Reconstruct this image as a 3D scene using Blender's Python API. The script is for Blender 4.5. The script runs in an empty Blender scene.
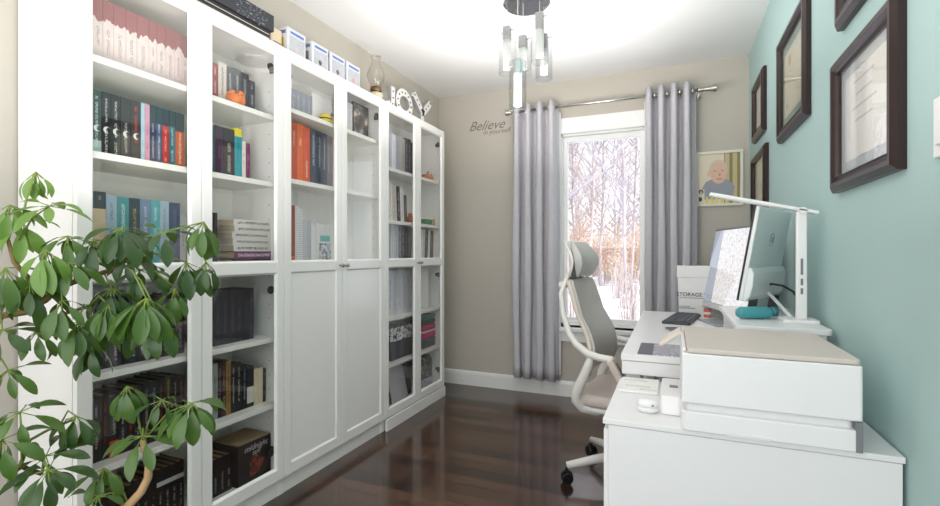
import bpy, math, random
from mathutils import Vector, Matrix
S = bpy.context.scene
C = S.collection
PI = math.pi
rnd = random.Random(7)

# ------------------------------------------------------------------ helpers
class MB:
    """collects shapes into one mesh"""
    def __init__(s): s.v = []; s.f = []; s.m = []
    def add(s, vs, fs, mi=0):
        o = len(s.v); s.v += [tuple(v) for v in vs]
        for f in fs: s.f.append([i + o for i in f]); s.m.append(mi)
    def box(s, x0, x1, y0, y1, z0, z1, mi=0):
        s.add([(x0,y0,z0),(x1,y0,z0),(x1,y1,z0),(x0,y1,z0),(x0,y0,z1),(x1,y0,z1),(x1,y1,z1),(x0,y1,z1)],
              [(0,3,2,1),(4,5,6,7),(0,1,5,4),(1,2,6,5),(2,3,7,6),(3,0,4,7)], mi); return s
    def hexa(s, pts, mi=0):      # 4 bottom + 4 top points, counter-clockwise
        s.add(pts, [(0,3,2,1),(4,5,6,7),(0,1,5,4),(1,2,6,5),(2,3,7,6),(3,0,4,7)], mi); return s
    def tube(s, path, r, n=8, mi=0, cap=True, flat=1.0, up=None):
        path = [Vector(p) for p in path]; k = len(path)
        rs = r if isinstance(r, (list, tuple)) else [r]*k
        t0 = (path[1]-path[0]).normalized()
        ref = Vector(up) if up else (Vector((0,0,1)) if abs(t0.z) < .9 else Vector((1,0,0)))
        a = (ref - t0*ref.dot(t0)).normalized()
        vs = []
        for i, p in enumerate(path):
            t = (path[min(i+1,k-1)]-path[max(i-1,0)]).normalized()
            a = (a - t*a.dot(t)).normalized(); b = t.cross(a)
            for j in range(n):
                w = 2*PI*j/n
                vs.append(p + (a*math.cos(w) + b*math.sin(w)*flat)*rs[i])
        fs = [(i*n+j, i*n+(j+1)%n, (i+1)*n+(j+1)%n, (i+1)*n+j) for i in range(k-1) for j in range(n)]
        if cap: fs += [tuple(reversed(range(n))), tuple(range((k-1)*n, k*n))]
        s.add(vs, fs, mi); return s
    def lathe(s, prof, c=(0,0,0), n=24, mi=0, axis='z', closed=False):
        vs = []
        for r, h in prof:
            for j in range(n):
                w = 2*PI*j/n; x, y = r*math.cos(w), r*math.sin(w)
                q = (x, y, h) if axis == 'z' else (h, x, y) if axis == 'x' else (y, h, x)
                vs.append((c[0]+q[0], c[1]+q[1], c[2]+q[2]))
        k = len(prof)
        fs = [(i*n+j, i*n+(j+1)%n, (i+1)*n+(j+1)%n, (i+1)*n+j) for i in range(k-1) for j in range(n)]
        if closed: fs += [((k-1)*n+j, (k-1)*n+(j+1)%n, (j+1)%n, j) for j in range(n)]
        else:
            if prof[0][0] > 1e-6: fs.append(tuple(reversed(range(n))))
            if prof[-1][0] > 1e-6: fs.append(tuple(range((k-1)*n, k*n)))
        s.add(vs, fs, mi); return s
    def prism(s, poly, lo, hi, axis='x', mi=0):   # poly in the two other axes
        n = len(poly)
        def q(a, b, h): return (h,a,b) if axis == 'x' else (a,h,b) if axis == 'y' else (a,b,h)
        vs = [q(a,b,lo) for a,b in poly] + [q(a,b,hi) for a,b in poly]
        s.add(vs, [tuple(reversed(range(n))), tuple(range(n,2*n))] + [(i,(i+1)%n,n+(i+1)%n,n+i) for i in range(n)], mi); return s
    def xf(s, M):
        s.v = [tuple(M @ Vector(v)) for v in s.v]; return s
    def build(s, name, mats, parent=None, bevel=0, smooth=False, seg=2, loc=None):
        me = bpy.data.meshes.new(name)
        me.from_pydata(s.v, [], s.f)
        for m in (mats if isinstance(mats, (list, tuple)) else [mats]): me.materials.append(m)
        for p, i in zip(me.polygons, s.m): p.material_index = i
        if smooth:
            for p in me.polygons: p.use_smooth = True
        import bmesh
        bm = bmesh.new(); bm.from_mesh(me); bmesh.ops.recalc_face_normals(bm, faces=bm.faces); bm.to_mesh(me); bm.free()
        o = bpy.data.objects.new(name, me); C.objects.link(o)
        if loc: o.location = loc
        if parent is not None: adopt(o, parent)
        if bevel:
            b = o.modifiers.new('Bevel', 'BEVEL'); b.width = bevel; b.segments = seg; b.limit_method = 'ANGLE'; b.angle_limit = math.radians(40)
        if smooth == 'angle':
            pass
        return o

def wm(o):
    M = Matrix.Translation(o.location) @ o.rotation_euler.to_matrix().to_4x4()
    if o.parent: M = wm(o.parent) @ o.matrix_parent_inverse @ M
    return M
def adopt(o, parent):
    o.parent = parent; o.matrix_parent_inverse = wm(parent).inverted()
def tag(o, label, cat, group=None):
    o['label'] = label; o['category'] = cat
    if group: o['group'] = group
    return o
def thing(name, loc, label, cat, group=None, rz=0):
    o = bpy.data.objects.new(name, None); C.objects.link(o)
    o.empty_display_size = .05; o.location = loc; o.rotation_euler = (0,0,rz)
    return tag(o, label, cat, group)
def structure(o): o['kind'] = 'structure'; return o
def copy_tree(o, parent=None):
    c = o.copy(); C.objects.link(c)
    if parent is not None: c.parent = parent
    for ch in list(o.children): copy_tree(ch, c)
    return c
ORD = ['first','second','third','fourth','fifth','sixth','seventh','eighth','ninth','tenth','eleventh','twelfth','thirteenth','fourteenth']

# ------------------------------------------------------------------ materials
def lin(c):
    return tuple(((x/255)/12.92 if x/255 <= .04045 else ((x/255+.055)/1.055)**2.4) for x in c) + (1,)
class N:
    def __init__(s, name):
        s.m = bpy.data.materials.new(name); s.m.use_nodes = True; s.t = s.m.node_tree; s.t.nodes.clear()
        s.out = s.n('ShaderNodeOutputMaterial')
    def n(s, typ, **kw):
        o = s.t.nodes.new(typ)
        for k, v in kw.items(): setattr(o, k, v)
        return o
    def l(s, a, b): s.t.links.new(a, b)
    def math(s, op, a, b=None, c=None):
        o = s.n('ShaderNodeMath', operation=op)
        for i, x in enumerate((a, b, c)):
            if x is None: continue
            if isinstance(x, (int, float)): o.inputs[i].default_value = x
            else: s.l(x, o.inputs[i])
        return o.outputs[0]
    def mix(s, fac, a, b, blend='MIX'):
        o = s.n('ShaderNodeMix', data_type='RGBA', blend_type=blend)
        for i, x in ((0, fac), (6, a), (7, b)):
            if isinstance(x, (int, float, tuple)): o.inputs[i].default_value = x
            else: s.l(x, o.inputs[i])
        return o.outputs[2]
    def bsdf(s, color, rough=.5, metal=0, spec=.5, **kw):
        b = s.n('ShaderNodeBsdfPrincipled')
        if isinstance(color, tuple): b.inputs['Base Color'].default_value = color
        else: s.l(color, b.inputs['Base Color'])
        if isinstance(rough, (int, float)): b.inputs['Roughness'].default_value = rough
        else: s.l(rough, b.inputs['Roughness'])
        b.inputs['Metallic'].default_value = metal; b.inputs['Specular IOR Level'].default_value = spec
        for k, v in kw.items(): b.inputs[k].default_value = v
        s.l(b.outputs[0], s.out.inputs[0]); return b
    def bump(s, b, h, st=.2, dist=.01):
        o = s.n('ShaderNodeBump'); o.inputs['Strength'].default_value = st; o.inputs['Distance'].default_value = dist
        s.l(h, o.inputs['Height']); s.l(o.outputs[0], b.inputs['Normal'])
    def noise(s, vec, scale, detail=2, rough=.5):
        o = s.n('ShaderNodeTexNoise'); o.inputs['Scale'].default_value = scale; o.inputs['Detail'].default_value = detail
        o.inputs['Roughness'].default_value = rough
        if vec is not None: s.l(vec, o.inputs['Vector'])
        return o.outputs['Fac']
    def obj(s): return s.n('ShaderNodeTexCoord').outputs['Object']
    def gen(s): return s.n('ShaderNodeTexCoord').outputs['Generated']
    def mapv(s, vec, scale, loc=(0,0,0)):
        o = s.n('ShaderNodeMapping'); o.inputs['Scale'].default_value = scale; o.inputs['Location'].default_value = loc
        s.l(vec, o.inputs['Vector']); return o.outputs[0]
    def sep(s, vec):
        o = s.n('ShaderNodeSeparateXYZ'); s.l(vec, o.inputs[0]); return o.outputs
    def ramp(s, fac, stops):
        o = s.n('ShaderNodeValToRGB'); s.l(fac, o.inputs[0]); e = o.color_ramp.elements
        while len(e) < len(stops): e.new(.5)
        for q, (p, c) in zip(e, stops): q.position = p; q.color = c
        return o.outputs[0]
_cache = {}
def plain(name, rgb, rough=.5, metal=0, spec=.5, var=.04, scale=30, **kw):
    k = (name, rgb)
    if k in _cache: return _cache[k]
    n = N(name); c = lin(rgb)
    f = n.noise(n.obj(), scale, 3)
    col = n.mix(f, tuple(x*(1-var) for x in c[:3])+(1,), tuple(min(1, x*(1+var)) for x in c[:3])+(1,))
    n.bsdf(col, rough, metal, spec, **kw); _cache[k] = n.m; return n.m

def wall_mat(name, rgb):
    n = N(name); c = lin(rgb); f = n.noise(n.obj(), 3, 3)
    b = n.bsdf(n.mix(f, tuple(x*.97 for x in c[:3])+(1,), tuple(x*1.03 for x in c[:3])+(1,)), .75, 0, .25)
    n.bump(b, n.noise(n.obj(), 350, 2), .06, .002); return n.m
M = {}
M['greige'] = wall_mat('greige_paint', (190,184,174))
M['teal'] = wall_mat('teal_paint', (172,198,196))
M['ceiling'] = wall_mat('ceiling_paint', (232,232,232))
M['trim'] = plain('trim_paint', (236,236,234), .35)
M['white'] = plain('white_lacquer', (240,239,236), .2, spec=.5, var=.01)
M['shelfwhite'] = plain('shelf_foil', (240,240,234), .4, var=.02)
M['deskwhite'] = plain('desk_foil', (228,228,228), .3, var=.01)
M['plastic'] = plain('white_plastic', (232,232,232), .35, var=.01)
M['plastic2'] = plain('pale_grey_plastic', (226,226,226), .4, var=.01)
M['beigelid'] = plain('beige_plastic', (204,194,186), .45, var=.02)
M['beige'] = plain('beige_polymer', (214,203,192), .45)
M['dark'] = plain('black_plastic', (22,22,24), .4)
M['grey'] = plain('grey_plastic', (120,122,126), .45)
M['chrome'] = plain('brushed_nickel', (196,192,186), .22, 1, var=.06, scale=60)
M['chairwhite'] = plain('chair_white_nylon', (226,224,218), .4, var=.01)
M['knob'] = plain('nickel_knob', (168,164,158), .3, 1)
M['hinge'] = plain('dark_hinge_metal', (70,70,66), .4, .8)
M['paper'] = plain('book_pages', (206,190,160), .9, var=.12, scale=200)
M['paperdark'] = plain('brown_pages', (150,128,98), .9, var=.12, scale=200)
M['blackbox'] = plain('black_card', (36,36,38), .5)

def fabric(name, rgb, s1=(140,140,500), st=.25):
    n = N(name); c = lin(rgb)
    f = n.noise(n.mapv(n.obj(), s1), 1, 2); g = n.noise(n.obj(), 8, 2)
    b = n.bsdf(n.mix(f, tuple(x*.8 for x in c[:3])+(1,), tuple(min(1,x*1.12) for x in c[:3])+(1,)), .9, 0, .15)
    n.bump(b, f, st, .002); return n.m
M['curtain'] = fabric('curtain_linen', (198,196,201), (25,25,260))
M['lining'] = fabric('curtain_lining', (232,232,236), (60,60,200), .1)
M['mesh'] = fabric('grey_mesh_fabric', (198,194,190), (500,500,500))
M['seatfab'] = fabric('taupe_seat_fabric', (204,193,186), (500,500,500))
M['headfab'] = fabric('pale_headrest_fabric', (196,196,192), (500,500,500), .1)

def glass(name, ior, tint=(1,1,1,1), rough=0.0):
    n = N(name); f0 = ((ior-1)/(ior+1))**2; lw = n.n('ShaderNodeLayerWeight'); lw.inputs[0].default_value = .5
    fac = n.math('MULTIPLY_ADD', n.math('POWER', lw.outputs['Facing'], 5), 1-f0, f0)
    t = n.n('ShaderNodeBsdfTransparent'); t.inputs[0].default_value = tint
    g = n.n('ShaderNodeBsdfGlossy'); g.inputs['Roughness'].default_value = rough
    mx = n.n('ShaderNodeMixShader'); n.l(fac, mx.inputs[0]); n.l(t.outputs[0], mx.inputs[1]); n.l(g.outputs[0], mx.inputs[2])
    n.l(mx.outputs[0], n.out.inputs[0]); return n.m
M['doorglass'] = glass('door_glass', 1.6)
M['pictureglass'] = glass('picture_glass', 1.5)
M['windowglass'] = glass('window_glass', 1.25, (.97,.98,1,1))
M['lampglass'] = glass('clear_shade_glass', 1.45, (.925,.93,.93,1), .02)
M['bottleglass'] = glass('smoky_lamp_glass', 1.5, (.965,.96,.945,1), .03)

def wood_floor():
    n = N('dark_walnut_planks'); o = n.obj()
    br = n.n('ShaderNodeTexBrick'); n.l(n.mapv(o, (1,1,1)), br.inputs['Vector'])
    br.offset = .37; br.inputs['Scale'].default_value = 1
    br.inputs['Brick Width'].default_value = 1.1; br.inputs['Row Height'].default_value = .083
    br.inputs['Mortar Size'].default_value = .0028; br.inputs['Mortar Smooth'].default_value = .2; br.inputs['Bias'].default_value = 0
    br.inputs['Color1'].default_value = lin((88,59,43)); br.inputs['Color2'].default_value = lin((28,18,14)); br.inputs['Mortar'].default_value = lin((14,10,9))
    g = n.noise(n.mapv(o, (3,55,1)), 1, 5, .6)
    col = n.mix(n.math('MULTIPLY', g, .28), br.outputs['Color'], lin((98,70,53)))
    col = n.mix(br.outputs['Fac'], col, lin((14,10,9)))
    r = n.math('MULTIPLY_ADD', g, .14, .12)
    b = n.bsdf(col, r, 0, .5, **{'Coat Weight': .35, 'Coat IOR': 1.65, 'Coat Roughness': .06})
    n.bump(b, n.math('MULTIPLY_ADD', br.outputs['Fac'], -1, n.math('MULTIPLY', n.noise(n.mapv(o, (2,22,1)), 1, 2), .5)), .12, .004)
    return n.m
M['floor'] = wood_floor()

def book_mat(rgb, title=None, z0=.2, z1=.8, band=None, top=None, rough=.45):
    """cloth/paper cover; title marks only on the spine (+X face)"""
    k = ('book', rgb, title, z0, z1, band, top)
    if k in _cache: return _cache[k]
    n = N('book_cover'); c = lin(rgb); o = n.obj(); g = n.sep(n.gen())
    rn = n.n('ShaderNodeObjectInfo').outputs['Random']
    f = n.noise(o, 40, 3)
    col = n.mix(f, tuple(x*.85 for x in c[:3])+(1,), tuple(min(1,x*1.15) for x in c[:3])+(1,))
    def win(v, a, b): return n.math('MULTIPLY', n.math('GREATER_THAN', v, a), n.math('LESS_THAN', v, b))
    off = n.n('ShaderNodeCombineXYZ'); n.l(n.math('MULTIPLY', rn, 37.), off.inputs[2]); n.l(n.math('MULTIPLY', rn, 11.), off.inputs[1])
    va = n.n('ShaderNodeVectorMath', operation='ADD'); n.l(o, va.inputs[0]); n.l(off.outputs[0], va.inputs[1]); v = va.outputs[0]
    if top:       # jagged coloured upper part of the jacket
        e = n.math('MULTIPLY_ADD', n.noise(n.mapv(v, (0,38,0)), 1, 2), .5, .42)
        col = n.mix(n.math('GREATER_THAN', g[2], e), col, lin(top))
    if band:      # (rgb, lo, hi)
        col = n.mix(win(g[2], band[1], band[2]), col, lin(band[0]))
    if title:
        w = n.math('MULTIPLY', win(g[1], .36, .64), win(g[2], z0, z1))
        gap = n.math('GREATER_THAN', n.noise(n.mapv(v, (0,0,28)), 1, 1), .42)
        t = n.math('GREATER_THAN', n.noise(n.mapv(v, (0,230,380)), 1, 2), .53)
        msk = n.math('MULTIPLY', n.math('MULTIPLY', w, gap), t)
        msk = n.math('MULTIPLY', msk, n.math('GREATER_THAN', g[0], .9))
        col = n.mix(msk, col, lin(title))
    n.bsdf(col, rough, 0, .4); _cache[k] = n.m; return n.m

def leaf_mat(name, a, b):
    n = N(name); f = n.noise(n.obj(), 9, 2)
    col = n.mix(f, lin(a), lin(b))
    bs = n.bsdf(col, .27, 0, .5)
    tr = n.n('ShaderNodeBsdfTranslucent'); n.l(n.mix(.5, col, lin((150,190,60))), tr.inputs[0])
    mx = n.n('ShaderNodeMixShader'); mx.inputs[0].default_value = .22
    n.l(bs.outputs[0], mx.inputs[1]); n.l(tr.outputs[0], mx.inputs[2]); n.l(mx.outputs[0], n.out.inputs[0]); return n.m
M['leaf'] = leaf_mat('leaf_green', (62,92,38), (92,126,58))
M['leaf2'] = leaf_mat('leaf_dark_green', (44,70,38), (68,98,50))
M['leaf3'] = leaf_mat('leaf_light_green', (100,138,56), (130,164,82))
M['petiole'] = plain('green_stalk', (126,146,66), .5)
M['bark'] = plain('pale_tan_bark', (196,160,118), .8, var=.15, scale=60)
M['bark2'] = plain('olive_brown_stem', (128,104,58), .7, var=.2, scale=60)

# ------------------------------------------------------------------ room
XL, XR, YF, HC, YB = -1.845, .46, 3.66, 2.41, -1.0
structure(MB().box(-2.3, .7, YB, YF+.25, -.08, 0).build('floor', M['floor']))
structure(MB().box(-2.1, .6, YB, YF+.25, HC, HC+.1).build('ceiling', M['ceiling']))
w = MB(); w.box(XL-.15, XL, 1.665, YF+.2, 0, HC); w.box(XL-.25, -1.932, YB, 1.665, 0, HC)
structure(w.build('wall_left', M['greige']))
structure(MB().box(XR, XR+.12, YB, YF+.2, 0, HC).build('wall_right', M['teal']))
WX0, WX1, WZ0, WZ1 = -.80, -.185, .545, 2.0     # rough opening
w = MB()
w.box(XL, WX0, YF, YF+.2, 0, HC); w.box(WX1, XR, YF, YF+.2, 0, HC)
w.box(WX0, WX1, YF, YF+.2, 0, WZ0); w.box(WX0, WX1, YF, YF+.2, WZ1, HC)
structure(w.build('wall_far', M['greige']))
b = MB().prism([(YF,0),(YF-.016,0),(YF-.016,.095),(YF-.010,.112),(YF,.117)], XL, XR, 'x')
structure(b.build('baseboard_far', M['trim']))
b = MB().prism([(XR,0),(XR-.016,0),(XR-.016,.095),(XR-.010,.112),(XR,.117)], YB, YF, 'y')
structure(b.build('baseboard_right', M['trim']))

# window: casing, jamb, sash, sill, glass, crank
win = structure(bpy.data.objects.new('window_1', None)); C.objects.link(win); win.location = (-.49, YF, .42)
f = MB()
f.box(-.885,-.80,YF-.022,YF,.50,2.12); f.box(-.185,-.10,YF-.022,YF,.50,2.12); f.box(-.80,-.185,YF-.022,YF,2.0,2.12)
f.box(-.80,-.185,YF-.03,YF-.018,2.0,2.03)
f.build('window_casing', M['trim'], win, .004)
f = MB(); f.box(-.91,-.075,YF-.05,YF+.05,.50,.53); f.box(-.885,-.10,YF-.02,YF,.42,.50)
f.build('window_sill', M['trim'], win, .004)
f = MB()
for a in (( -.80,-.785),( -.20,-.185)): f.box(a[0],a[1],YF,YF+.18,.545,2.0)
f.box(-.80,-.185,YF,YF+.18,.53,.56); f.box(-.80,-.185,YF,YF+.18,1.985,2.0)
f.build('window_jamb', M['trim'], win)
f = MB(); y0, y1 = YF+.03, YF+.075
f.box(-.785,-.755,y0,y1,.56,1.985); f.box(-.23,-.20,y0,y1,.56,1.985); f.box(-.755,-.23,y0,y1,.56,.60); f.box(-.755,-.23,y0,y1,1.945,1.985)
f.build('window_sash', M['trim'], win, .003)
MB().box(-.757,-.228,YF+.05,YF+.054,.598,1.947).build('window_pane', M['windowglass'], win)
f = MB(); f.box(-.52,-.40,YF-.03,YF-.005,.53,.542); f.tube([(-.42,YF-.02,.545),(-.46,YF-.03,.548),(-.50,YF-.03,.546)], .006)
f.build('window_crank', M['grey'], win)

# ------------------------------------------------------------------ bookcases
FX = -1.615          # front face of the doors
Y0, DP, BH = .842, .4090, 2.02
def door(parent, ya, yb, glass_from, left):
    """a framed door between ya and yb; solid below glass_from when that is high"""
    d = MB(); x0, x1 = FX-.020, FX; a, b_ = ya+.0015, yb-.0015; st = .041; zb, zt = .082, BH
    d.box(x0,x1,a,a+st,zb,zt); d.box(x0,x1,b_-st,b_,zb,zt)
    d.box(x0,x1,a+st,b_-st,zt-.045,zt); d.box(x0,x1,a+st,b_-st,zb,zb+.05)
    d.box(x0,x1,a+st,b_-st,1.006,1.052)
    # sloped inner bead
    def bead(za, zc):
        for (p, q) in (((a+st, 1),(a+st+.009, 0)), ((b_-st, 1),(b_-st-.009, 0))):
            d.prism([(x1, p[0]), (x1-.012, p[0]), (x1-.012, q[0])], za, zc, 'z')
        for p, q in ((za, za+.009), (zc, zc-.009)):
            d.prism([(x1, p), (x1-.012, p), (x1-.012, q)], a+st, b_-st, 'y')
    bead(1.052, zt-.045); bead(zb+.05, 1.006)
    o = d.build('door', M['white'], parent, .002)
    MB().box(x0+.006, x0+.010, a+st-.006, b_-st+.006, 1.046, zt-.04).build('glass_pane', M['doorglass'], o)
    if glass_from > .5: MB().box(x0+.004, x0+.012, a+st-.006, b_-st+.006, zb+.045, 1.012).build('door_panel', M['white'], o)
    else: MB().box(x0+.006, x0+.010, a+st-.006, b_-st+.006, zb+.045, 1.012).build('glass_pane', M['doorglass'], o)
    yk = (b_-.02) if left else (a+.02)
    MB().lathe([(.004,0),(.004,.012),(.010,.016),(.011,.022),(.007,.027),(0,.028)], (x1, yk, 1.028), 14, axis='x').build('knob', M['knob'], o, smooth=True)
    for z in (.21, .93, 1.915):
        h = MB(); yh = (ya+.02) if left else (yb-.02)
        s_ = 1 if left else -1
        h.lathe([(.018,0),(.018,.006)], (x0-.008, yh+s_*.035, z), 12, axis='x'); h.box(x0-.045, x0-.004, yh-.004, yh+.010, z-.012, z+.012)
        h.build('hinge', M['hinge'], o)
    return o
def bookcase(i, xb, shelves, glass_from, label, puck=False):
    ya, yb = Y0 + 2*DP*i, Y0 + 2*DP*(i+1); xc = FX-.022
    t = thing('bookcase', (FX-.12, (ya+yb)/2, 0), label, 'bookcase')
    for y in (ya, yb-.018): MB().box(xb, xc, y, y+.018, 0, BH).build('side_panel', M['white'], t, .0015)
    MB().box(xb, xb+.006, ya+.018, yb-.018, .08, BH-.02).build('back_panel', M['shelfwhite'], t)
    tp = MB().box(xb, xc, ya+.018, yb-.018, BH-.02, BH).build('top_panel', M['white'], t)
    MB().box(xb, xc, ya+.018, yb-.018, .088, .11).build('bottom_panel', M['shelfwhite'], t)
    MB().box(xc-.02, xc-.004, ya+.018, yb-.018, 0, .088).build('plinth', M['white'], t)
    for z in shelves: MB().box(xb+.006, xc-.008, ya+.018, yb-.018, z-.011, z+.011).build('shelf', M['shelfwhite'], t, .0015)
    # peg holes
    p = MB()
    for k in range(24):
        z = .35 + k*.064
        if all(abs(z-s_) > .03 for s_ in shelves): p.lathe([(.003,0),(.003,.0008)], (xc-.05, yb-.0188, z), 8, axis='y')
    p.build('peg_hole', M['grey'], t)['kind'] = 'stuff'
    if puck: MB().lathe([(.0,-.012),(.030,-.012),(.034,-.009),(.034,0)], (xc-.075, ya+.63, BH-.02), 24).build('puck_light', M['paper'], t, smooth=False)
    door(t, ya, ya+DP, glass_from, True); door(t, ya+DP, yb, glass_from, False)
    return t
SH1 = [1.696, 1.398, 1.030, .707, .412]
SH2 = [1.762, 1.431, 1.028]
SH3 = [1.624, 1.290, 1.030, .673, .381]
XB1, XB2 = -1.925, -1.842
bc1 = bookcase(0, XB1, SH1, 0, 'tall white bookcase behind the green plant, with two full glass doors')
bc2 = bookcase(1, XB2, SH2, 1, 'middle tall white bookcase with solid white lower door panels')
bc3 = bookcase(2, XB2, SH3, 0, 'far tall white glass door bookcase next to the greige end wall')
# skirting strip laid along the foot of the cases
b = MB().box(FX-.014, FX+.004, Y0+2*DP*2+.02, Y0+2*DP*3+.012, 0, .075)
b.box(XB2, FX-.014, Y0+2*DP*3+.001, Y0+2*DP*3+.012, 0, .075)
b.build('base_moulding', M['white'], bc3, .003)

# ------------------------------------------------------------------ books
SP = -1.70
def book(y0, y1, z, h, mat, label, group, depth=.135, xs=SP, lean=0, cat='book', name='book', pages=None, gap=.0012):
    t = (y1-y0) - gap; c = .0025
    m = MB(); m.box(-c,0,-t/2,t/2,0,h); m.box(-depth,-c,-t/2,-t/2+c,0,h); m.box(-depth,-c,t/2-c,t/2,0,h)
    o = m.build(name, mat); o.location = (xs, (y0+y1)/2, z); o.rotation_euler = (lean, 0, 0)
    MB().box(-depth+.004,-c,-t/2+c,t/2-c,.003,h-.003).build('pages', pages or M['paper'], None)
    p = C.objects[-1]; p.parent = o
    tag(o, label, cat, group); return o
def row(ys, z, specs, where, group, **kw):
    """specs: (look, material, height[, options])"""
    i = 0
    for (a, b_), sp in zip(zip(ys[:-1], ys[1:]), specs):
        if sp is None: continue
        opt = dict(kw); opt.update(sp[3] if len(sp) > 3 else {})
        book(a, b_, z, sp[2], sp[1], '%s, %s from left, %s' % (sp[0], ORD[i], where), group, **opt); i += 1

# -- first glass door -------------------------------------------------
A = SH1[0]+.0111
series = book_mat((222,208,204), (150,130,130), .15, .55, None, (150,92,92))
row([.933,.962,.995,1.033,1.069,1.110,1.138,1.171,1.205,1.233,1.257], A, [('pale pink book with jagged maroon top', series, .208)]*10,
    'top shelf, leftmost glass door', 'maroon-topped series on the top shelf')
A2 = [1.36,1.389,1.428,1.464,1.499,1.541,1.574]
k1 = book_mat((150,58,62), (222,210,206), .2, .9); k2 = book_mat((214,208,198), (60,60,60), .2, .9)
k3 = book_mat((70,72,80), (206,206,206), .25, .85); k4 = book_mat((52,54,62), (180,180,190), .25, .85)
row(A2, A, [('red book with pale title', k1, .15), ('cream book with dark title', k2, .165), ('charcoal book with pale title', k3, .16),
            ('charcoal book with pale title', k3, .165), ('slate grey book', k4, .16), ('dark slate shorter book', k4, .14)],
    'top shelf, second glass door', 'books on the top shelf behind the second door')
t = thing('tealight_holder', (-1.672, 1.45, A), 'small orange lantern in front of charcoal books, second glass door', 'ornament')
og = plain('orange_glaze', (222,120,50), .4)
MB().lathe([(.0,0),(.030,0),(.036,.012),(.036,.030),(.030,.040),(.026,.040),(.030,.028),(.030,.012),(0,.008)], (-1.672,1.45,A), 20).build('bowl', og, t, smooth=True)
m = MB()
for k in range(5): m.lathe([(.0,-.012),(.010,-.008),(.012,0),(.010,.008),(0,.012)], (-1.672+.026*math.cos(k*1.257), 1.45+.026*math.sin(k*1.257), A+.044), 10)
m.build('petal_rim', og, t, smooth=True)

B = SH1[1]+.0111
d1 = book_mat((38,62,62), (190,205,200), .1, .9, ((150,176,170), .02, .22)); d2 = book_mat((24,26,28), (200,200,196), .05, .9)  # pale foot of the dark green cover is a painted reflection
d3 = book_mat((44,44,46), (190,186,180), .1, .6); d4 = book_mat((52,50,52), (200,70,60), .3, .9)
lb = book_mat((170,198,212), (80,120,140), .1, .4); pk = book_mat((206,150,170), (120,70,110), .2, .8)
nv = book_mat((50,60,86), (196,196,210), .1, .7, ((40,60,66), .72, 1)); nv2 = book_mat((70,88,120), (220,220,226), .1, .7, ((34,60,66), .7, 1))
rd = book_mat((186,52,46), (234,200,190), .08, .65, ((40,54,66), .7, 1)); tl = book_mat((44,112,122), (210,226,226), .1, .7, ((36,60,66), .72, 1))
orr = book_mat((196,88,40), (240,224,196), .08, .65, ((52,62,66), .66, 1))
row([.93,.958,.986,1.016,1.049,1.082,1.096,1.113,1.135,1.157,1.183,1.207,1.243], B,
    [('dark green book with crescent mark', d1, .208), ('black book with crescent mark', d2, .208), ('black book with pale crescent', d2, .208),
     ('charcoal book with crescent mark', d3, .208), ('charcoal book with small red title', d4, .208), ('thin pale blue book', lb, .205), ('thin pink book', pk, .205),
     ('navy book with pale title', nv, .208), ('slate blue book with pale title', nv2, .208), ('red book with dark top', rd, .208),
     ('teal book with dark top', tl, .208), ('orange book with dark top', orr, .208)],
    'second shelf, leftmost glass door', 'books on the second shelf behind the first door')
# crescents on the first five spines
cm = plain('silver_foil', (222,222,214), .3)
i = 0
for o in list(C.objects):
    if o.get('label') and 'second shelf, leftmost' in o['label'] and i < 5:
        i += 1; q = []
        for k in range(9): w_ = -2.2 + 4.4*k/8; q.append((-.011*math.cos(w_)+.002, .011*math.sin(w_)))
        for k in range(9): w_ = 2.2 - 4.4*k/8; q.append((-.0075*math.cos(w_)+.0065, .0092*math.sin(w_)))
        MB().prism([(a, .085+b_) for a, b_ in q], .0001, .0008, 'x').build('crescent', cm, None); C.objects[-1].parent = o
pu = book_mat((64,40,66), (120,90,120), .3, .6); dk = book_mat((46,42,44), (214,206,200), .1, .7); tq = book_mat((40,150,164), (20,90,110), .3, .8, ((220,206,40), .84, 1))
wh = book_mat((222,216,206), (120,110,100), .3, .7); dt = book_mat((36,62,62), (110,130,126), .3, .7); pu2 = book_mat((120,60,100), (200,160,190), .3, .7)
row([1.355,1.374,1.413,1.467,1.505,1.525,1.547], B, [('dark teal book', dt, .196), ('dark purple book', pu, .2), ('thick black book with white title', dk, .2),
    ('turquoise book with yellow top', tq, .212), ('white book', wh, .165), ('small purple book', pu2, .16)],
    'second shelf, second glass door', 'books on the second shelf behind the second door')

Cz = SH1[2]+.0111
pb = book_mat((36,44,50), (150,150,150), .85, .95, ((206,184,150), .08, .78))
c1 = book_mat((150,170,186), (70,90,120), .2, .9); c2 = book_mat((66,140,142), (214,232,230), .2, .9); c3 = book_mat((44,56,66), (190,170,70), .3, .85)
c4 = book_mat((112,134,160), (200,212,226), .2, .9, ((160,60,40), .0, .1)); c5 = book_mat((92,168,172), (214,236,236), .2, .9); c6 = book_mat((166,188,202), (90,110,130), .2, .9); c7 = book_mat((76,84,112), (120,128,150), .2, .9)
c8 = book_mat((206,202,200), (150,130,130), .4, .8)
row([.933,.971,1.005,1.043,1.079,1.117,1.149,1.183,1.225,1.249], Cz,
    [('dark book with cream pictured spine', pb, .25), ('pale blue book', c1, .242), ('teal book with white title', c2, .24), ('dark slate book with gold marks', c3, .24),
     ('steel blue book', c4, .24), ('light teal book', c5, .24), ('pale grey blue book', c6, .24), ('slate purple book', c7, .238), ('short white book', c8, .195)],
    'third shelf, leftmost glass door', 'books on the third shelf behind the first door')
book(1.36,1.385,Cz,.215,book_mat((40,36,38),(150,60,50),.2,.7),'dark book standing left of the lying stack, second glass door','books on the third shelf behind the second door')
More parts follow.
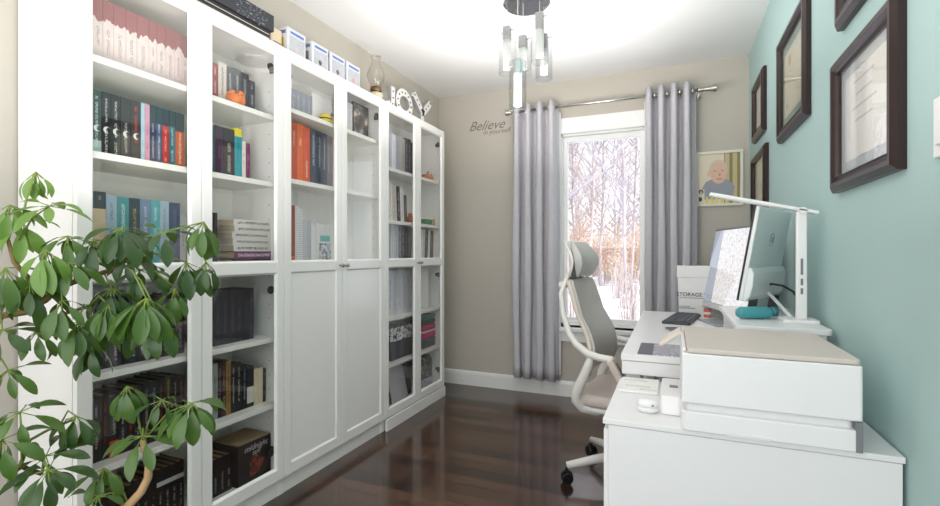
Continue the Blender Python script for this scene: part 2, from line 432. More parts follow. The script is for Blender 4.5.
# lying stack: spine towards the room (+X), thickness vertical
def lying(yc, L, z, t, mat, label, group, depth=.14, xs=-1.678, rz=0, pages=None):
    c = .0022; m = MB(); m.box(-c,0,-L/2,L/2,0,t); m.box(-depth,-c,-L/2,L/2,0,c); m.box(-depth,-c,-L/2,L/2,t-c,t)
    o = m.build('book', mat); o.location = (xs, yc, z); o.rotation_euler = (0,0,rz)
    MB().box(-depth+.004,-c,-L/2+.003,L/2-.003,c,t-c).build('pages', pages or M['paper']); C.objects[-1].parent = o
    return tag(o, label, 'book', group)
def lie_mat(rgb, title):
    k = ('lie', rgb, title)
    if k in _cache: return _cache[k]
    n = N('lying_book_cover'); g = n.sep(n.gen()); o = n.obj(); rn = n.n('ShaderNodeObjectInfo').outputs['Random']
    off = n.n('ShaderNodeCombineXYZ'); n.l(n.math('MULTIPLY', rn, 37.), off.inputs[1]); va = n.n('ShaderNodeVectorMath', operation='ADD'); n.l(o, va.inputs[0]); n.l(off.outputs[0], va.inputs[1])
    w_ = n.math('MULTIPLY', n.math('MULTIPLY', n.math('GREATER_THAN', g[2], .3), n.math('LESS_THAN', g[2], .7)), n.math('MULTIPLY', n.math('GREATER_THAN', g[1], .08), n.math('LESS_THAN', g[1], .9)))
    t_ = n.math('GREATER_THAN', n.noise(n.mapv(va.outputs[0], (0,260,170)), 1, 2), .5)
    ms = n.math('MULTIPLY', n.math('MULTIPLY', w_, t_), n.math('GREATER_THAN', g[0], .9))
    n.bsdf(n.mix(ms, lin(rgb), lin(title)), .45, 0, .4); _cache[k] = n.m; return n.m
z = Cz; wl = lie_mat((226,222,216), (60,60,64)); pl = lie_mat((112,52,96), (230,210,226)); bl = lie_mat((44,42,46), (214,210,206))
stk = [('black', bl, .028), ('purple', pl, .032), ('white', wl, .027), ('white', wl, .027), ('white', wl, .027), ('white', wl, .027), ('white', wl, .026)]
pos = ['at the bottom of the lying stack', 'second from bottom of the lying stack', 'third from bottom of the lying stack', 'fourth from bottom of the lying stack', 'third from top of the lying stack', 'second from top of the lying stack', 'on top of the lying stack']
for k, (nm, mt, h) in enumerate(stk):
    lying(1.545 + .004*((k*3)%4-1), .21, z, h-.0008, mt, '%s book %s, second glass door' % (nm, pos[k]), 'lying stack behind the second door'); z += h

D = SH1[3]+.0111
dd = [book_mat((30,32,38), (206,206,206), .1, .8), book_mat((36,36,40), (196,200,206), .1, .8), book_mat((44,40,48), (210,200,200), .1, .75), book_mat((28,28,30), (220,216,210), .1, .7)]
ys = [.93]
while ys[-1] < 1.235: ys.append(round(ys[-1]+[.026,.03,.024,.033][len(ys)%4], 3))
nm = ['black book with white title', 'dark navy book', 'charcoal purple book', 'black book with pale title']
row(ys, D, [(nm[k%4], dd[k%4], .2+.012*((k*5)%3)) for k in range(len(ys)-1)], 'fourth shelf, leftmost glass door', 'dark books on the fourth shelf behind the first door')
ys = [1.369,1.402,1.441,1.475,1.51,1.542,1.568]
row(ys, D, [('dark navy hardback', book_mat((38,38,48), (90,90,104), .2, .8), .222)]*6, 'fourth shelf, second glass door', 'dark set on the fourth shelf behind the second door')

E_ = SH1[4]+.0111
ee = [book_mat((26,26,28), (160,80,50), .2, .9), book_mat((30,30,34), (190,190,186), .2, .9), book_mat((34,30,30), (190,60,40), .2, .9), book_mat((28,30,40), (170,170,190), .2, .9)]
spec = [('black book with white title', ee[1], .2), ('dark brown book', ee[0], .21), ('black book with red foot', book_mat((28,26,28), (200,200,196), .35, .9, ((206,60,34), .0, .26)), .2), ('black book', ee[1], .205),
        ('black book with red title', ee[2], .21), ('dark blue book', ee[3], .21), ('black book with pale title', ee[1], .215), ('dark navy book', ee[3], .215), ('black book with rust title', ee[0], .22),
        ('yellow speckled dark book', book_mat((52,48,30), (206,184,70), .1, .95), .222), ('black book', ee[1], .215), ('dark maroon book', book_mat((58,30,32), (170,130,120), .2, .9), .21)]
ys = [.93,.955,.982,1.01,1.036,1.06,1.088,1.115,1.142,1.166,1.194,1.219,1.243]
row(ys, E_, spec, 'fifth shelf, leftmost glass door', 'dark books on the fifth shelf behind the first door', pages=M['paperdark'])
e2 = [('grey book', book_mat((150,150,148), (90,90,90), .2, .8), .225), ('black book', ee[1], .225), ('dark red and black book', book_mat((74,34,32), (200,180,160), .2, .9), .225), ('gold and black book', book_mat((140,110,50), (30,26,20), .2, .9), .225),
      ('black hardback', ee[1], .21), ('black hardback', ee[1], .205), ('dark navy book', ee[3], .19), ('dark book with white label', book_mat((40,42,50), None, .2, .8, ((216,212,204), .1, .5)), .175),
      ('cream book', book_mat((222,208,176), None), .16), ('cream book', book_mat((226,214,186), None), .158), ('black spined slim book', ee[1], .15)]
row([1.36,1.387,1.406,1.425,1.449,1.474,1.505,1.531,1.568,1.593,1.618,1.634], E_, e2, 'fifth shelf, second glass door', 'books on the fifth shelf behind the second door', pages=M['paperdark'])

Fz = .1101
f1 = book_mat((24,24,26), (170,170,170), .1, .6, None); f2 = book_mat((24,24,26), (170,170,170), .1, .6, ((206,206,202), .70, .78))
ys = [.93]
while ys[-1] < 1.235: ys.append(round(ys[-1]+.026, 3))
row(ys, Fz, [(('black book with white band', f2, .205) if k > 7 else ('black book', f1, .19+.005*(k%3))) for k in range(len(ys)-1)], 'bottom shelf, leftmost glass door', 'black books on the bottom shelf behind the first door', pages=M['paperdark'])
row([1.36,1.392,1.424,1.454], Fz, [('black book', f1, .15)]*3, 'bottom shelf, second glass door', 'black books on the bottom shelf behind the second door', pages=M['paperdark'])
# boxed set with an emblem, pages showing on top
t = thing('boxed_set', (-1.72, 1.55, Fz), 'black boxed book set with red emblem, bottom shelf, second glass door', 'box')
MB().box(-1.83,-1.672,1.46,1.636,Fz,Fz+.172).build('slipcase', M['blackbox'], t, .002)
MB().box(-1.826,-1.676,1.464,1.632,Fz+.172,Fz+.176).build('page_block', M['paperdark'], t)
n = N('emblem_print'); v_ = n.noise(n.obj(), 60, 4, .7)
n.bsdf(n.ramp(v_, [(.35, lin((24,20,20))), (.5, lin((120,50,36))), (.68, lin((190,110,80)))]), .5); M['emblem'] = n.m
m = MB(); pts = []
for k in range(28):
    w_ = 2*PI*k/28; r_ = .042*(1+.18*math.cos(3*w_)+.12*math.sin(5*w_)); pts.append((1.553+r_*math.cos(w_)*.85, Fz+.066+r_*math.sin(w_)))
m.prism(pts, -1.672, -1.6713, 'x'); m.build('emblem', M['emblem'], t)
def text(name, s_, size, mat, M4, parent=None, shear=0, ext=.0004):
    cu = bpy.data.curves.new(name, 'FONT'); cu.body = s_; cu.size = size; cu.extrude = ext; cu.shear = shear
    cu.align_x = 'CENTER'; cu.align_y = 'CENTER'
    o = bpy.data.objects.new(name, cu); C.objects.link(o)
    bpy.context.view_layer.update()
    me = bpy.data.meshes.new_from_object(o.evaluated_get(bpy.context.evaluated_depsgraph_get()))
    bpy.data.objects.remove(o); bpy.data.curves.remove(cu)
    me.transform(M4); me.materials.clear(); me.materials.append(mat)
    o = bpy.data.objects.new(name, me); C.objects.link(o)
    if parent is not None: adopt(o, parent)
    return o
def face_px(x, y, z): # text plane readable from +X side
    return Matrix.Translation((x,y,z)) @ Matrix(((0,0,1,0),(1,0,0,0),(0,1,0,0),(0,0,0,1)))
def face_my(x, y, z): # readable from -Y side
    return Matrix.Translation((x,y,z)) @ Matrix(((1,0,0,0),(0,0,-1,0),(0,1,0,0),(0,0,0,1)))
foil = plain('pale_print', (196,186,178), .5)
text('title_print', 'midnight', .036, foil, face_px(-1.6712, 1.553, Fz+.146), t, .3)
text('title_print', 'sun', .03, foil, face_px(-1.6712, 1.553, Fz+.122), t, .3)

# -- third and fourth glass doors (middle case) ----------------------
G1 = SH2[0]+.0111
row([1.79,1.824,1.857,1.895,1.935], G1, [('grey blue book', book_mat((140,146,158), (190,190,200), .2, .8), .118)]*4, 'top shelf, third glass door', 'grey books on the top shelf behind the third door', depth=.10)
t = thing('picture_card', (-1.71, 2.02, G1), 'white card leaning behind yellow ornament, third glass door', 'card')
MB().box(-1.712,-1.706,1.945,2.095,G1,G1+.145).build('board', M['plastic'], t)
t = thing('ornament', (-1.672, 2.02, G1), 'yellow and black round ornament on top shelf, third glass door', 'ornament')
yl = plain('yellow_glaze', (226,200,50), .4)
MB().lathe([(0,0),(.026,.001),(.032,.012),(.033,.022),(.026,.038),(.012,.046),(0,.047)], (-1.672,2.005,G1), 20).build('body', yl, t, smooth=True)
MB().lathe([(0,.014),(.0335,.015),(.0335,.021),(0,.022)], (-1.672,2.005,G1), 20).build('stripe', M['dark'], t)
MB().lathe([(0,0),(.016,.004),(.02,.018),(.012,.03),(0,.034)], (-1.672,2.052,G1), 16).build('body', yl, t, smooth=True)
MB().tube([(-1.672,2.04,G1+.03),(-1.672,2.055,G1+.06),(-1.672,2.075,G1+.055)], .005, 8).build('handle', M['grey'], t)
G2 = SH2[1]+.0111
ob = book_mat((196,84,44), (240,210,190), .6, .85); ob2 = book_mat((226,104,48), (250,230,214), .62, .75)
nb = book_mat((52,68,84), (206,212,216), .35, .9); nb2 = book_mat((74,84,100), (214,214,214), .3, .9)
row([1.79,1.83,1.876,1.921,1.973,2.011,2.05,2.079,2.099], G2, [('burnt orange book', ob, .288), ('bright orange book', ob2, .29), ('orange red book', book_mat((214,88,44), (250,226,206), .1, .4), .286),
    ('dark teal navy book', nb, .285), ('navy book with white title', nb, .283), ('slate navy book', nb2, .283), ('grey book', book_mat((120,126,134), (200,200,206), .3, .8), .28), ('slim red grey book', book_mat((150,110,110), (200,180,180), .2, .8), .28)],
    'second shelf, third glass door', 'books on the second shelf behind the third door', depth=.125)
G3 = SH2[2]+.0111
rb = book_mat((158,66,48), (200,130,100), .1, .3, ((214,120,60), .0, .14))
n = N('spiral_notebook'); g = n.sep(n.obj()); st = n.math('GREATER_THAN', n.math('SINE', n.math('MULTIPLY', g[2], 700)), .3)
n.bsdf(n.mix(n.math('MULTIPLY', st, .55), lin((232,232,230)), lin((150,152,156))), .5); M['spiral'] = n.m
n = N('spiral_notebook_grey'); g = n.sep(n.obj()); st = n.math('GREATER_THAN', n.math('SINE', n.math('MULTIPLY', g[2], 700)), .3)
n.bsdf(n.mix(n.math('MULTIPLY', st, .5), lin((200,204,210)), lin((120,124,130))), .5); M['spiral2'] = n.m
row([1.79,1.816,1.85,1.872,1.905,1.93,1.948,1.965], G3, [('rust red book', rb, .286), ('white spiral notebook', M['spiral'], .28), ('white spiral notebook', M['spiral'], .27), ('grey spiral notebook', M['spiral2'], .222), ('grey spiral notebook', M['spiral2'], .218),
    ('white notebook', M['plastic'], .21), ('pale grey notebook', M['plastic2'], .18)], 'third shelf, third glass door', 'notebooks on the third shelf behind the third door', depth=.125)
t = thing('framed_picture', (-1.69, 2.02, G3), 'white framed teal and grey picture beside spiral notebooks, third glass door', 'picture')
MB().box(-1.700,-1.690,1.968,2.075,G3,G3+.207).build('backing', M['plastic'], t, .002)
MB().box(-1.690,-1.6893,1.985,2.060,G3+.115,G3+.145).build('teal_label', plain('teal_print', (110,190,186), .5), t)
n = N('grey_print'); n.bsdf(n.ramp(n.noise(n.obj(), 45, 4, .7), [(.4, lin((90,100,116))), (.5, lin((200,206,212))), (.62, lin((236,238,240)))]), .5); M['greyprint'] = n.m
MB().box(-1.690,-1.6893,1.978,2.066,G3+.02,G3+.105).build('photo_print', M['greyprint'], t)
book(2.215,2.27,G1,.175,book_mat((196,198,204), (160,160,170), .3, .7),'light grey binder, top shelf, fourth glass door','items behind the fourth door', depth=.11)
t = thing('framed_picture', (-1.70, 2.35, G1), 'dark framed picture leaning on top shelf, fourth glass door', 'picture')
n = N('dark_print'); n.bsdf(n.ramp(n.noise(n.obj(), 16, 3, .6), [(.4, lin((60,58,60))), (.56, lin((110,104,102))), (.66, lin((206,190,180)))]), .35); M['darkprint'] = n.m
MB().box(-1.712,-1.700,2.275,2.425,G1,G1+.195).build('frame', M['blackbox'], t, .002)
MB().box(-1.700,-1.699,2.283,2.417,G1+.008,G1+.187).build('print', M['darkprint'], t)

# -- fifth and sixth glass doors (far case) ---------------------------
H1 = SH3[0]+.0111
gw = lambda c, t_=(150,150,150): book_mat(c, t_, .15, .85)
row([2.63,2.69,2.735,2.79,2.855,2.895,2.936], H1, [('pale grey binder', gw((190,194,204)), .25), ('white binder', gw((226,228,232)), .24), ('light grey binder', gw((164,166,172)), .245), ('taupe binder', gw((176,170,164)), .24),
    ('dark grey binder', gw((86,86,92), (200,200,200)), .25), ('charcoal binder', gw((60,60,66), (190,190,190)), .252)], 'top shelf, fifth glass door', 'binders on the top shelf behind the fifth door', depth=.115)
H2 = SH3[1]+.0111
row([2.66,2.70,2.755,2.80,2.845,2.885], H2, [('white book', gw((228,226,222)), .25), ('beige book', gw((206,194,180)), .245), ('black book with white title', gw((50,50,52), (226,226,226)), .24), ('white slim book', gw((232,232,232)), .235), ('grey brown book', gw((120,104,96)), .19)],
    'second shelf, fifth glass door', 'books on the second shelf behind the fifth door', depth=.115, lean=.06)
t = thing('ornament', (-1.69, 2.91, H2), 'small terracotta jar at end of second shelf, fifth glass door', 'ornament')
MB().lathe([(0,0),(.016,0),(.024,.02),(.02,.05),(.012,.06),(.014,.07),(0,.07)], (-1.70,2.925,H2), 16).build('jar', plain('terracotta', (190,110,80), .6), t, smooth=True)
H3 = SH3[2]+.0111
row([2.63,2.675,2.72,2.77,2.81,2.85,2.89,2.936], H3, [('light grey file', gw((186,190,198)), .24), ('white file', gw((222,224,228)), .24), ('pale grey file', gw((206,208,214)), .238), ('grey magazine', gw((120,120,124), (226,226,226)), .236), ('dark grey magazine', gw((84,84,88), (220,220,220)), .236),
    ('charcoal magazine with white title', gw((70,70,74), (240,240,240)), .236), ('grey magazine', gw((110,112,118), (200,200,200)), .234)], 'third shelf, fifth glass door', 'files on the third shelf behind the fifth door', depth=.115)
book(3.035,3.075,H1,.26,gw((56,56,60)),'dark grey binder standing left of orange ornament, sixth glass door','items behind the sixth door', depth=.11)
t = thing('ornament', (-1.69, 3.15, H1), 'orange brown pumpkin ornament on top shelf, sixth glass door', 'ornament')
pm = plain('pumpkin_glaze', (206,120,66), .5)
m = MB()
for k in range(7):
    w_ = 2*PI*k/7; m.lathe([(0,-.022),(.014,-.018),(.02,0),(.014,.018),(0,.022)], (-1.69+.026*math.cos(w_), 3.16+.026*math.sin(w_), H1+.0222), 10)
m.build('body', pm, t, smooth=True)
MB().tube([(-1.69,3.16,H1+.035),(-1.69,3.162,H1+.055),(-1.686,3.17,H1+.066)], [.007,.005,.005], 8).build('stem', M['bark2'], t)
MB().lathe([(0,0),(.014,0),(.018,.016),(.011,.034),(0,.036)], (-1.69,3.225,H1), 12).build('acorn', pm, t, smooth=True)
t = thing('trinket_box', (-1.69, 3.17, H2), 'small green box on second shelf, sixth glass door', 'box')
gb = plain('green_card', (40,130,76), .5)
MB().box(-1.73,-1.675,3.115,3.21,H2,H2+.03).build('base', gb, t, .002); MB().box(-1.732,-1.673,3.113,3.212,H2+.03,H2+.042).build('lid', gb, t, .002)
t = thing('ornament', (-1.69, 3.26, H2), 'tiny wooden figure beside green box, sixth glass door', 'ornament')
MB().lathe([(0,0),(.014,0),(.010,.02),(.006,.03),(.010,.04),(.006,.05),(0,.052)], (-1.69,3.265,H2), 12).build('body', M['bark'], t, smooth=True)
row([3.06,3.10,3.135,3.18,3.215,3.255,3.285], H3, [('white book', gw((230,230,230)), .23), ('pale grey book', gw((206,206,208)), .23), ('black book', gw((44,44,48), (210,210,210)), .23), ('white book', gw((226,226,226)), .225), ('black patterned book', gw((66,64,64), (220,220,220)), .222), ('grey brown book', gw((140,132,124)), .21)],
    'third shelf, sixth glass door', 'books on the third shelf behind the sixth door', depth=.115, lean=-.07)
H4 = SH3[3]+.0111
row([2.63,2.70,2.755,2.82,2.875,2.93], H4, [('white folder', gw((226,228,232)), .30), ('pale blue grey folder', gw((206,210,220)), .295), ('white folder', gw((222,224,226)), .30), ('white folder', gw((214,216,222)), .295), ('pale grey folder', gw((204,206,212)), .29)],
    'fourth shelf, fifth glass door', 'folders on the fourth shelf behind the fifth door', depth=.115)
t = thing('storage_box', (-1.72, 3.11, H4), 'plain white upright box on fourth shelf, sixth glass door', 'box')
MB().box(-1.80,-1.68,3.05,3.16,H4,H4+.27).build('body', M['plastic'], t, .003); MB().box(-1.802,-1.678,3.048,3.162,H4+.27,H4+.30).build('lid', M['plastic'], t, .003)
H5z = SH3[4]+.0111
n = N('black_white_pattern'); n.bsdf(n.ramp(n.noise(n.obj(), 55, 3, .7), [(.44, lin((30,30,32))), (.5, lin((230,230,230)))]), .6); M['bwpat'] = n.m
t = thing('storage_bin', (-1.72, 2.78, H5z), 'black and white patterned fabric bin, fifth shelf, fifth glass door', 'box')
MB().box(-1.80,-1.68,2.65,2.925,H5z,H5z+.12).build('body', fabric('dark_grey_felt', (84,84,88), (300,300,300)), t, .004)
MB().box(-1.798,-1.682,2.652,2.923,H5z+.12,H5z+.21).build('rim', M['bwpat'], t, .004)
zz = H5z
for nm_, c_, h_ in [('dark grey', (80,84,92), .035), ('slate teal', (70,92,100), .035), ('pink', (206,50,120), .045), ('white', (222,220,222), .012), ('magenta', (190,44,110), .045), ('dark green', (52,86,80), .04), ('teal', (86,140,134), .03)]:
    o = MB().box(-1.79,-1.675,3.07,3.268,zz,zz+h_-.001).build('folded_cloth', fabric('folded_fabric', c_, (200,200,200)), None, min(.012, h_*.3), seg=3)
    tag(o, '%s folded cloth in the stack on fifth shelf, sixth glass door' % nm_, 'cloth', 'folded stack behind the sixth door'); zz += h_
Hb = .1101
t = thing('paper_sheet', (-1.72, 2.72, Hb), 'pale grey folder leaning on bottom shelf, fifth glass door', 'folder')
m = MB().box(-.004,0,-.10,.10,0,.235); m.xf(Matrix.Translation((-1.68,2.765,Hb+.001)) @ Matrix.Rotation(-.22,4,'Y'))
m.build('board', plain('grey_card', (190,190,192), .5), t)
t = thing('storage_bin', (-1.74, 2.89, Hb), 'dark charcoal bin on bottom shelf, fifth glass door', 'box')
MB().box(-1.80,-1.70,2.88,2.945,Hb,Hb+.2).build('body', M['blackbox'], t, .004)
t = thing('bag', (-1.72, 3.16, Hb), 'black patterned bag with pale base on bottom shelf, sixth glass door', 'bag')
MB().prism([(3.06,Hb),(3.235,Hb),(3.228,Hb+.055),(3.066,Hb+.055)], -1.79, -1.68, 'x').build('base', fabric('pale_lilac_canvas', (190,184,196), (300,300,300)), t, .006)
n = N('dark_bag_print'); n.bsdf(n.ramp(n.noise(n.obj(), 40, 3, .7), [(.5, lin((34,34,34))), (.6, lin((130,130,120)))]), .7); M['bagprint'] = n.m
MB().prism([(3.066,Hb+.055),(3.228,Hb+.055),(3.222,Hb+.19),(3.19,Hb+.225),(3.11,Hb+.225),(3.072,Hb+.19)], -1.788, -1.682, 'x').build('body', M['bagprint'], t, .01)

# ------------------------------------------------------------------ things on top of the cases
T = BH
def chalk_mat():
    n = N('chalkboard_lid'); o = n.obj(); a = n.noise(n.mapv(o, (120,60,160)), 1, 3, .7); b_ = n.noise(o, 9, 1)
    n.bsdf(n.mix(n.math('MULTIPLY', n.math('GREATER_THAN', a, .6), n.math('GREATER_THAN', b_, .5)), lin((48,50,56)), lin((150,156,164))), .6); return n.m
t = thing('gift_box', (-1.74, 1.42, T), 'dark grey lower box with silver stripe on top of nearest bookcase', 'box')
MB().box(-1.86,-1.642,1.16,1.600,T,T+.052).build('body', M['blackbox'], t, .002)
MB().box(-1.642,-1.6412,1.165,1.597,T+.012,T+.019).build('silver_stripe', M['chrome'], t)
MB().box(-1.642,-1.6412,1.165,1.597,T+.034,T+.037).build('silver_stripe', M['chrome'], t)
t = thing('gift_box', (-1.74, 1.42, T+.053), 'black box with chalk writing, upper of two on nearest bookcase', 'box')
MB().box(-1.872,-1.634,1.13,1.618,T+.0531,T+.125).build('body', [chalk_mat()], t, .002)
t = thing('toy_box', (-1.76, 1.65, T), 'plain cream cardboard box between black boxes and toy boxes', 'box')
MB().box(-1.82,-1.665,1.628,1.695,T,T+.095).build('body', plain('cream_card', (222,200,170), .6), t, .002)
MB().box(-1.665,-1.6645,1.645,1.69,T+.03,T+.036).build('printed_line', M['grey'], t)
def toybox(y0, c1_, c2_, label):
    t = thing('toy_box', (-1.72, y0+.06, T), label, 'box', 'window boxes on the middle bookcase')
    x0, x1, y1, h = -1.745, -1.642, y0+.120, .122
    MB().box(x0,x1,y0,y1,T,T+h).build('carton', plain('white_print_card', (206,206,214), .4), t, .0015)
    MB().box(x1,x1+.0008,y0+.016,y1-.008,T+.010,T+.088).build('window_film', plain('window_film', (176,178,184), .15, var=.2, scale=40), t)
    MB().box(x1,x1+.0009,y0+.02,y1-.012,T+.096,T+.108).build('label_strip', plain('blue_print', (90,120,176), .4), t)
    MB().lathe([(0,0),(.02,.004),(.024,.02),(.016,.04),(.018,.05),(0,.07)], (x1+.0005, y0+.06, T+.014), 14).xf(Matrix.Translation((x1,0,0)) @ Matrix.Diagonal((.04,1,1,1)) @ Matrix.Translation((-x1,0,0))).build('toy_print', plain('toy_print', c1_, .4), t)
    MB().box(x0+.02,x1-.02,y0-.0008,y0,T+.03,T+.075).build('side_print', plain('toy_side', c2_, .4), t)
    MB().box(x0+.01,x1-.01,y0-.0009,y0,T+.092,T+.108).build('side_strip', plain('blue_side', (106,116,140), .4), t)
    return t
toybox(1.705, (196,180,180), (200,170,60), 'white window toy box, first from left, beside cream cardboard box')
toybox(1.868, (70,66,72), (120,110,110), 'white window toy box, second from left on middle bookcase')
toybox(2.005, (90,84,92), (130,120,120), 'white window toy box, third from left on middle bookcase')
toybox(2.140, (190,140,140), (190,150,150), 'white window toy box, fourth from left, nearest glass oil lamp')
# oil lamp
t = thing('oil_lamp', (-1.70, 2.53, T), 'clear glass hurricane oil lamp on top of middle bookcase', 'lamp')
lx, ly = -1.71, 2.52
MB().lathe([(0,0),(.045,0),(.047,.01),(.040,.03),(.046,.05),(.044,.066),(.02,.075)], (lx,ly,T), 24).build('font', plain('pale_glass_font', (206,196,176), .2), t, smooth=True)
MB().lathe([(.02,.072),(.034,.076),(.036,.09),(.030,.098),(.030,.105)], (lx,ly,T), 20).build('burner', plain('aged_brass', (130,104,70), .35, .9), t, smooth=True)
MB().tube([(lx,ly-.03,T+.088),(lx,ly-.055,T+.088)], .004, 8).build('wick_knob', plain('aged_brass', (130,104,70), .35, .9), t)
MB().lathe([(.030,.104),(.036,.12),(.052,.155),(.056,.18),(.048,.21),(.032,.24),(.026,.265),(.030,.290),(.034,.297)], (lx,ly,T), 28).build('chimney', M['bottleglass'], t, smooth=True)
C.objects[-1].modifiers.new('Solidify', 'SOLIDIFY').thickness = .002
# marquee letters J O Y : white faces with bulbs, grey rims
def letter(ch, y0, y1, h, label, strokes):
    t = thing('marquee_letter', (-1.70, (y0+y1)/2, T), label, 'sign', 'marquee letters on the far bookcase')
    fac = plain('letter_white', (226,224,222), .5, var=.06); rim = plain('letter_grey_rim', (150,148,150), .5); bulb = plain('bulb_hole', (96,92,92), .4)
    m = MB(); bl_ = MB()
    for path, wd in strokes:
        rims = (MB(), MB())
        pts = [Vector((y0+(y1-y0)*a, T+h*b_)) for a, b_ in path]
        L_, R_ = [], []
        for i, p in enumerate(pts):
            d = (pts[min(i+1,len(pts)-1)]-pts[max(i-1,0)]).normalized(); nrm = Vector((-d.y, d.x))
            L_.append(p+nrm*wd/2); R_.append(p-nrm*wd/2)
        for i in range(len(pts)-1):
            q = [L_[i], L_[i+1], R_[i+1], R_[i]]
            m.prism([(a.x, a.y) for a in q], -1.704, -1.682, 'x')
            for r_, (u, v) in zip(rims, ((L_[i], L_[i+1]), (R_[i+1], R_[i]))):
                d = (v-u); nn = Vector((-d.y, d.x)).normalized()*.004
                r_.prism([(u.x,u.y),(v.x,v.y),(v.x+nn.x,v.y+nn.y),(u.x+nn.x,u.y+nn.y)], -1.706, -1.679, 'x')
        acc = .03
        for i in range(len(pts)-1):
            d = pts[i+1]-pts[i]; ln = d.length
            while acc < ln:
                p = pts[i]+d*(acc/ln); bl_.lathe([(.006,0),(.006,.004),(0,.006)], (-1.682,p.x,p.y), 8, axis='x'); acc += .042
            acc -= ln
        for r_ in rims: r_.build('rim', rim, t)
    m.build('letter_face', fac, t); bl_.build('bulb', bulb, t)
    return t
letter('J', 2.60, 2.71, .155, 'white marquee letter J beside the glass oil lamp',
       [([(.66,1),(.66,.42),(.60,.22),(.45,.13),(.25,.16),(.13,.3)], .046)])
ring = [(.5+.42*math.cos(2*PI*k/22), .5+.41*math.sin(2*PI*k/22)) for k in range(23)]
letter('O', 2.715, 2.92, .175, 'round white marquee letter O between J and Y', [(ring, .05)])
letter('Y', 2.935, 3.20, .195, 'white marquee letter Y at the far end', [([(.5,.0),(.5,.5),(.06,1.0)], .055), ([(.52,.44),(.97,1.0)], .055)])

# ------------------------------------------------------------------ curtains and rod
def curtain(x0, x1, zb, zt, folds, label, phase=0.0, rev=False):
    nx, nz = folds*14+1, 26; m = MB(); vs = []; fs = []
    for j in range(nz):
        tz = j/(nz-1); z = zb+(zt-zb)*tz
        for i in range(nx):
            s_ = i/(nx-1); a = 2*PI*folds*s_ + phase
            amp = .048*(.8+.2*tz) * (1+.12*math.sin(3*a+z*1.3))
            x = x0+(x1-x0)*s_ + .012*math.sin(2*a)*(.6+.4*math.sin(z*2)) + .006*math.sin(z*4+s_*9)*(1-tz)
            y = 3.560 + amp*math.cos(a) + .004*math.sin(z*3.1+s_*6)
            vs.append((x, y, z + .004*math.sin(a)))
    for j in range(nz-1):
        for i in range(nx-1): fs.append((j*nx+i, j*nx+i+1, (j+1)*nx+i+1, (j+1)*nx+i))
    m.add(vs, fs)
    t = thing('curtain', ((x0+x1)/2, 3.56, zb), label, 'curtain')
    o = m.build('panel', M['curtain'], t, smooth=True); md = o.modifiers.new('Solidify', 'SOLIDIFY'); md.thickness = .003
    # white lining along the inner edge
    m = MB(); xe = x1 if not rev else x0; sg = 1 if not rev else -1
    vs = []; fs = []
    for j in range(nz):
        z = zb+.03+(zt-.10-zb)*j/(nz-1)
        for i in range(7): vs.append((xe + sg*(-.03+.0065*i), 3.615+.008*math.sin(i*1.4), z))
    for j in range(nz-1):
        for i in range(6): fs.append((j*7+i, j*7+i+1, (j+1)*7+i+1, (j+1)*7+i))
    m.add(vs, fs); m.build('lining', M['lining'], t, smooth=True)
    for k in range(folds*2):
        s_ = (k+.5)/(folds*2); xg = x0+(x1-x0)*s_
        pts = [(xg+.004*math.sin(0), 3.56+.023*math.cos(w_), 2.187+.023*math.sin(w_)) for w_ in [2*PI*q/14 for q in range(15)]]
        MB().tube(pts, .004, 6, cap=False).build('grommet_ring', M['chrome'], t)
    return t
curtain(-1.165, -.80, .135, 2.232, 4, 'left grey linen curtain panel hanging beside the window')
curtain(-.185, .135, .135, 2.240, 4, 'right grey linen curtain panel hanging behind the desk', 1.2, True)
t = thing('curtain_rod', (-.47, 3.56, 2.187), 'brushed nickel curtain rod with trumpet finials above the window', 'curtain rod')
MB().tube([(-1.17,3.56,2.187),(.17,3.56,2.187)], .0115, 14).build('rod', M['chrome'], t, smooth=True)
MB().lathe([(.011,0),(.016,.0),(.016,.012),(.012,.014),(.016,.05),(.026,.088),(.026,.094),(0,.096)], (.165,3.56,2.187), 18, axis='x').build('finial', M['chrome'], t)
MB().lathe([(0,-.052),(.024,-.05),(.024,-.042),(.016,-.01),(.012,0)], (-1.16,3.56,2.187), 18, axis='x').build('finial', M['chrome'], t)
for xb_ in (-1.15, .155):
    m = MB().tube([(xb_,3.56,2.187),(xb_,3.648,2.187)], .007, 10); m.box(xb_-.014,xb_+.014,3.648,3.66,2.15,2.225); m.lathe([(.016,-.008),(.016,.008)], (xb_,3.56,2.187), 14, axis='x')
    m.build('bracket', M['chrome'], t)

# wall lettering
ink = plain('wall_lettering_grey', (120,114,108), .7)
def script(s_, size, xc, zc, shear, lab):
    o = text('wall_lettering', s_, size, ink, face_my(xc, YF-.0006, zc), None, shear)
    return tag(o, lab, 'wall decal')
script('Believe', .108, -1.415, 2.135, .45, 'grey script word Believe on the greige far wall')
script('in yourself', .055, -1.325, 2.080, .2, 'small grey script line under the word Believe')

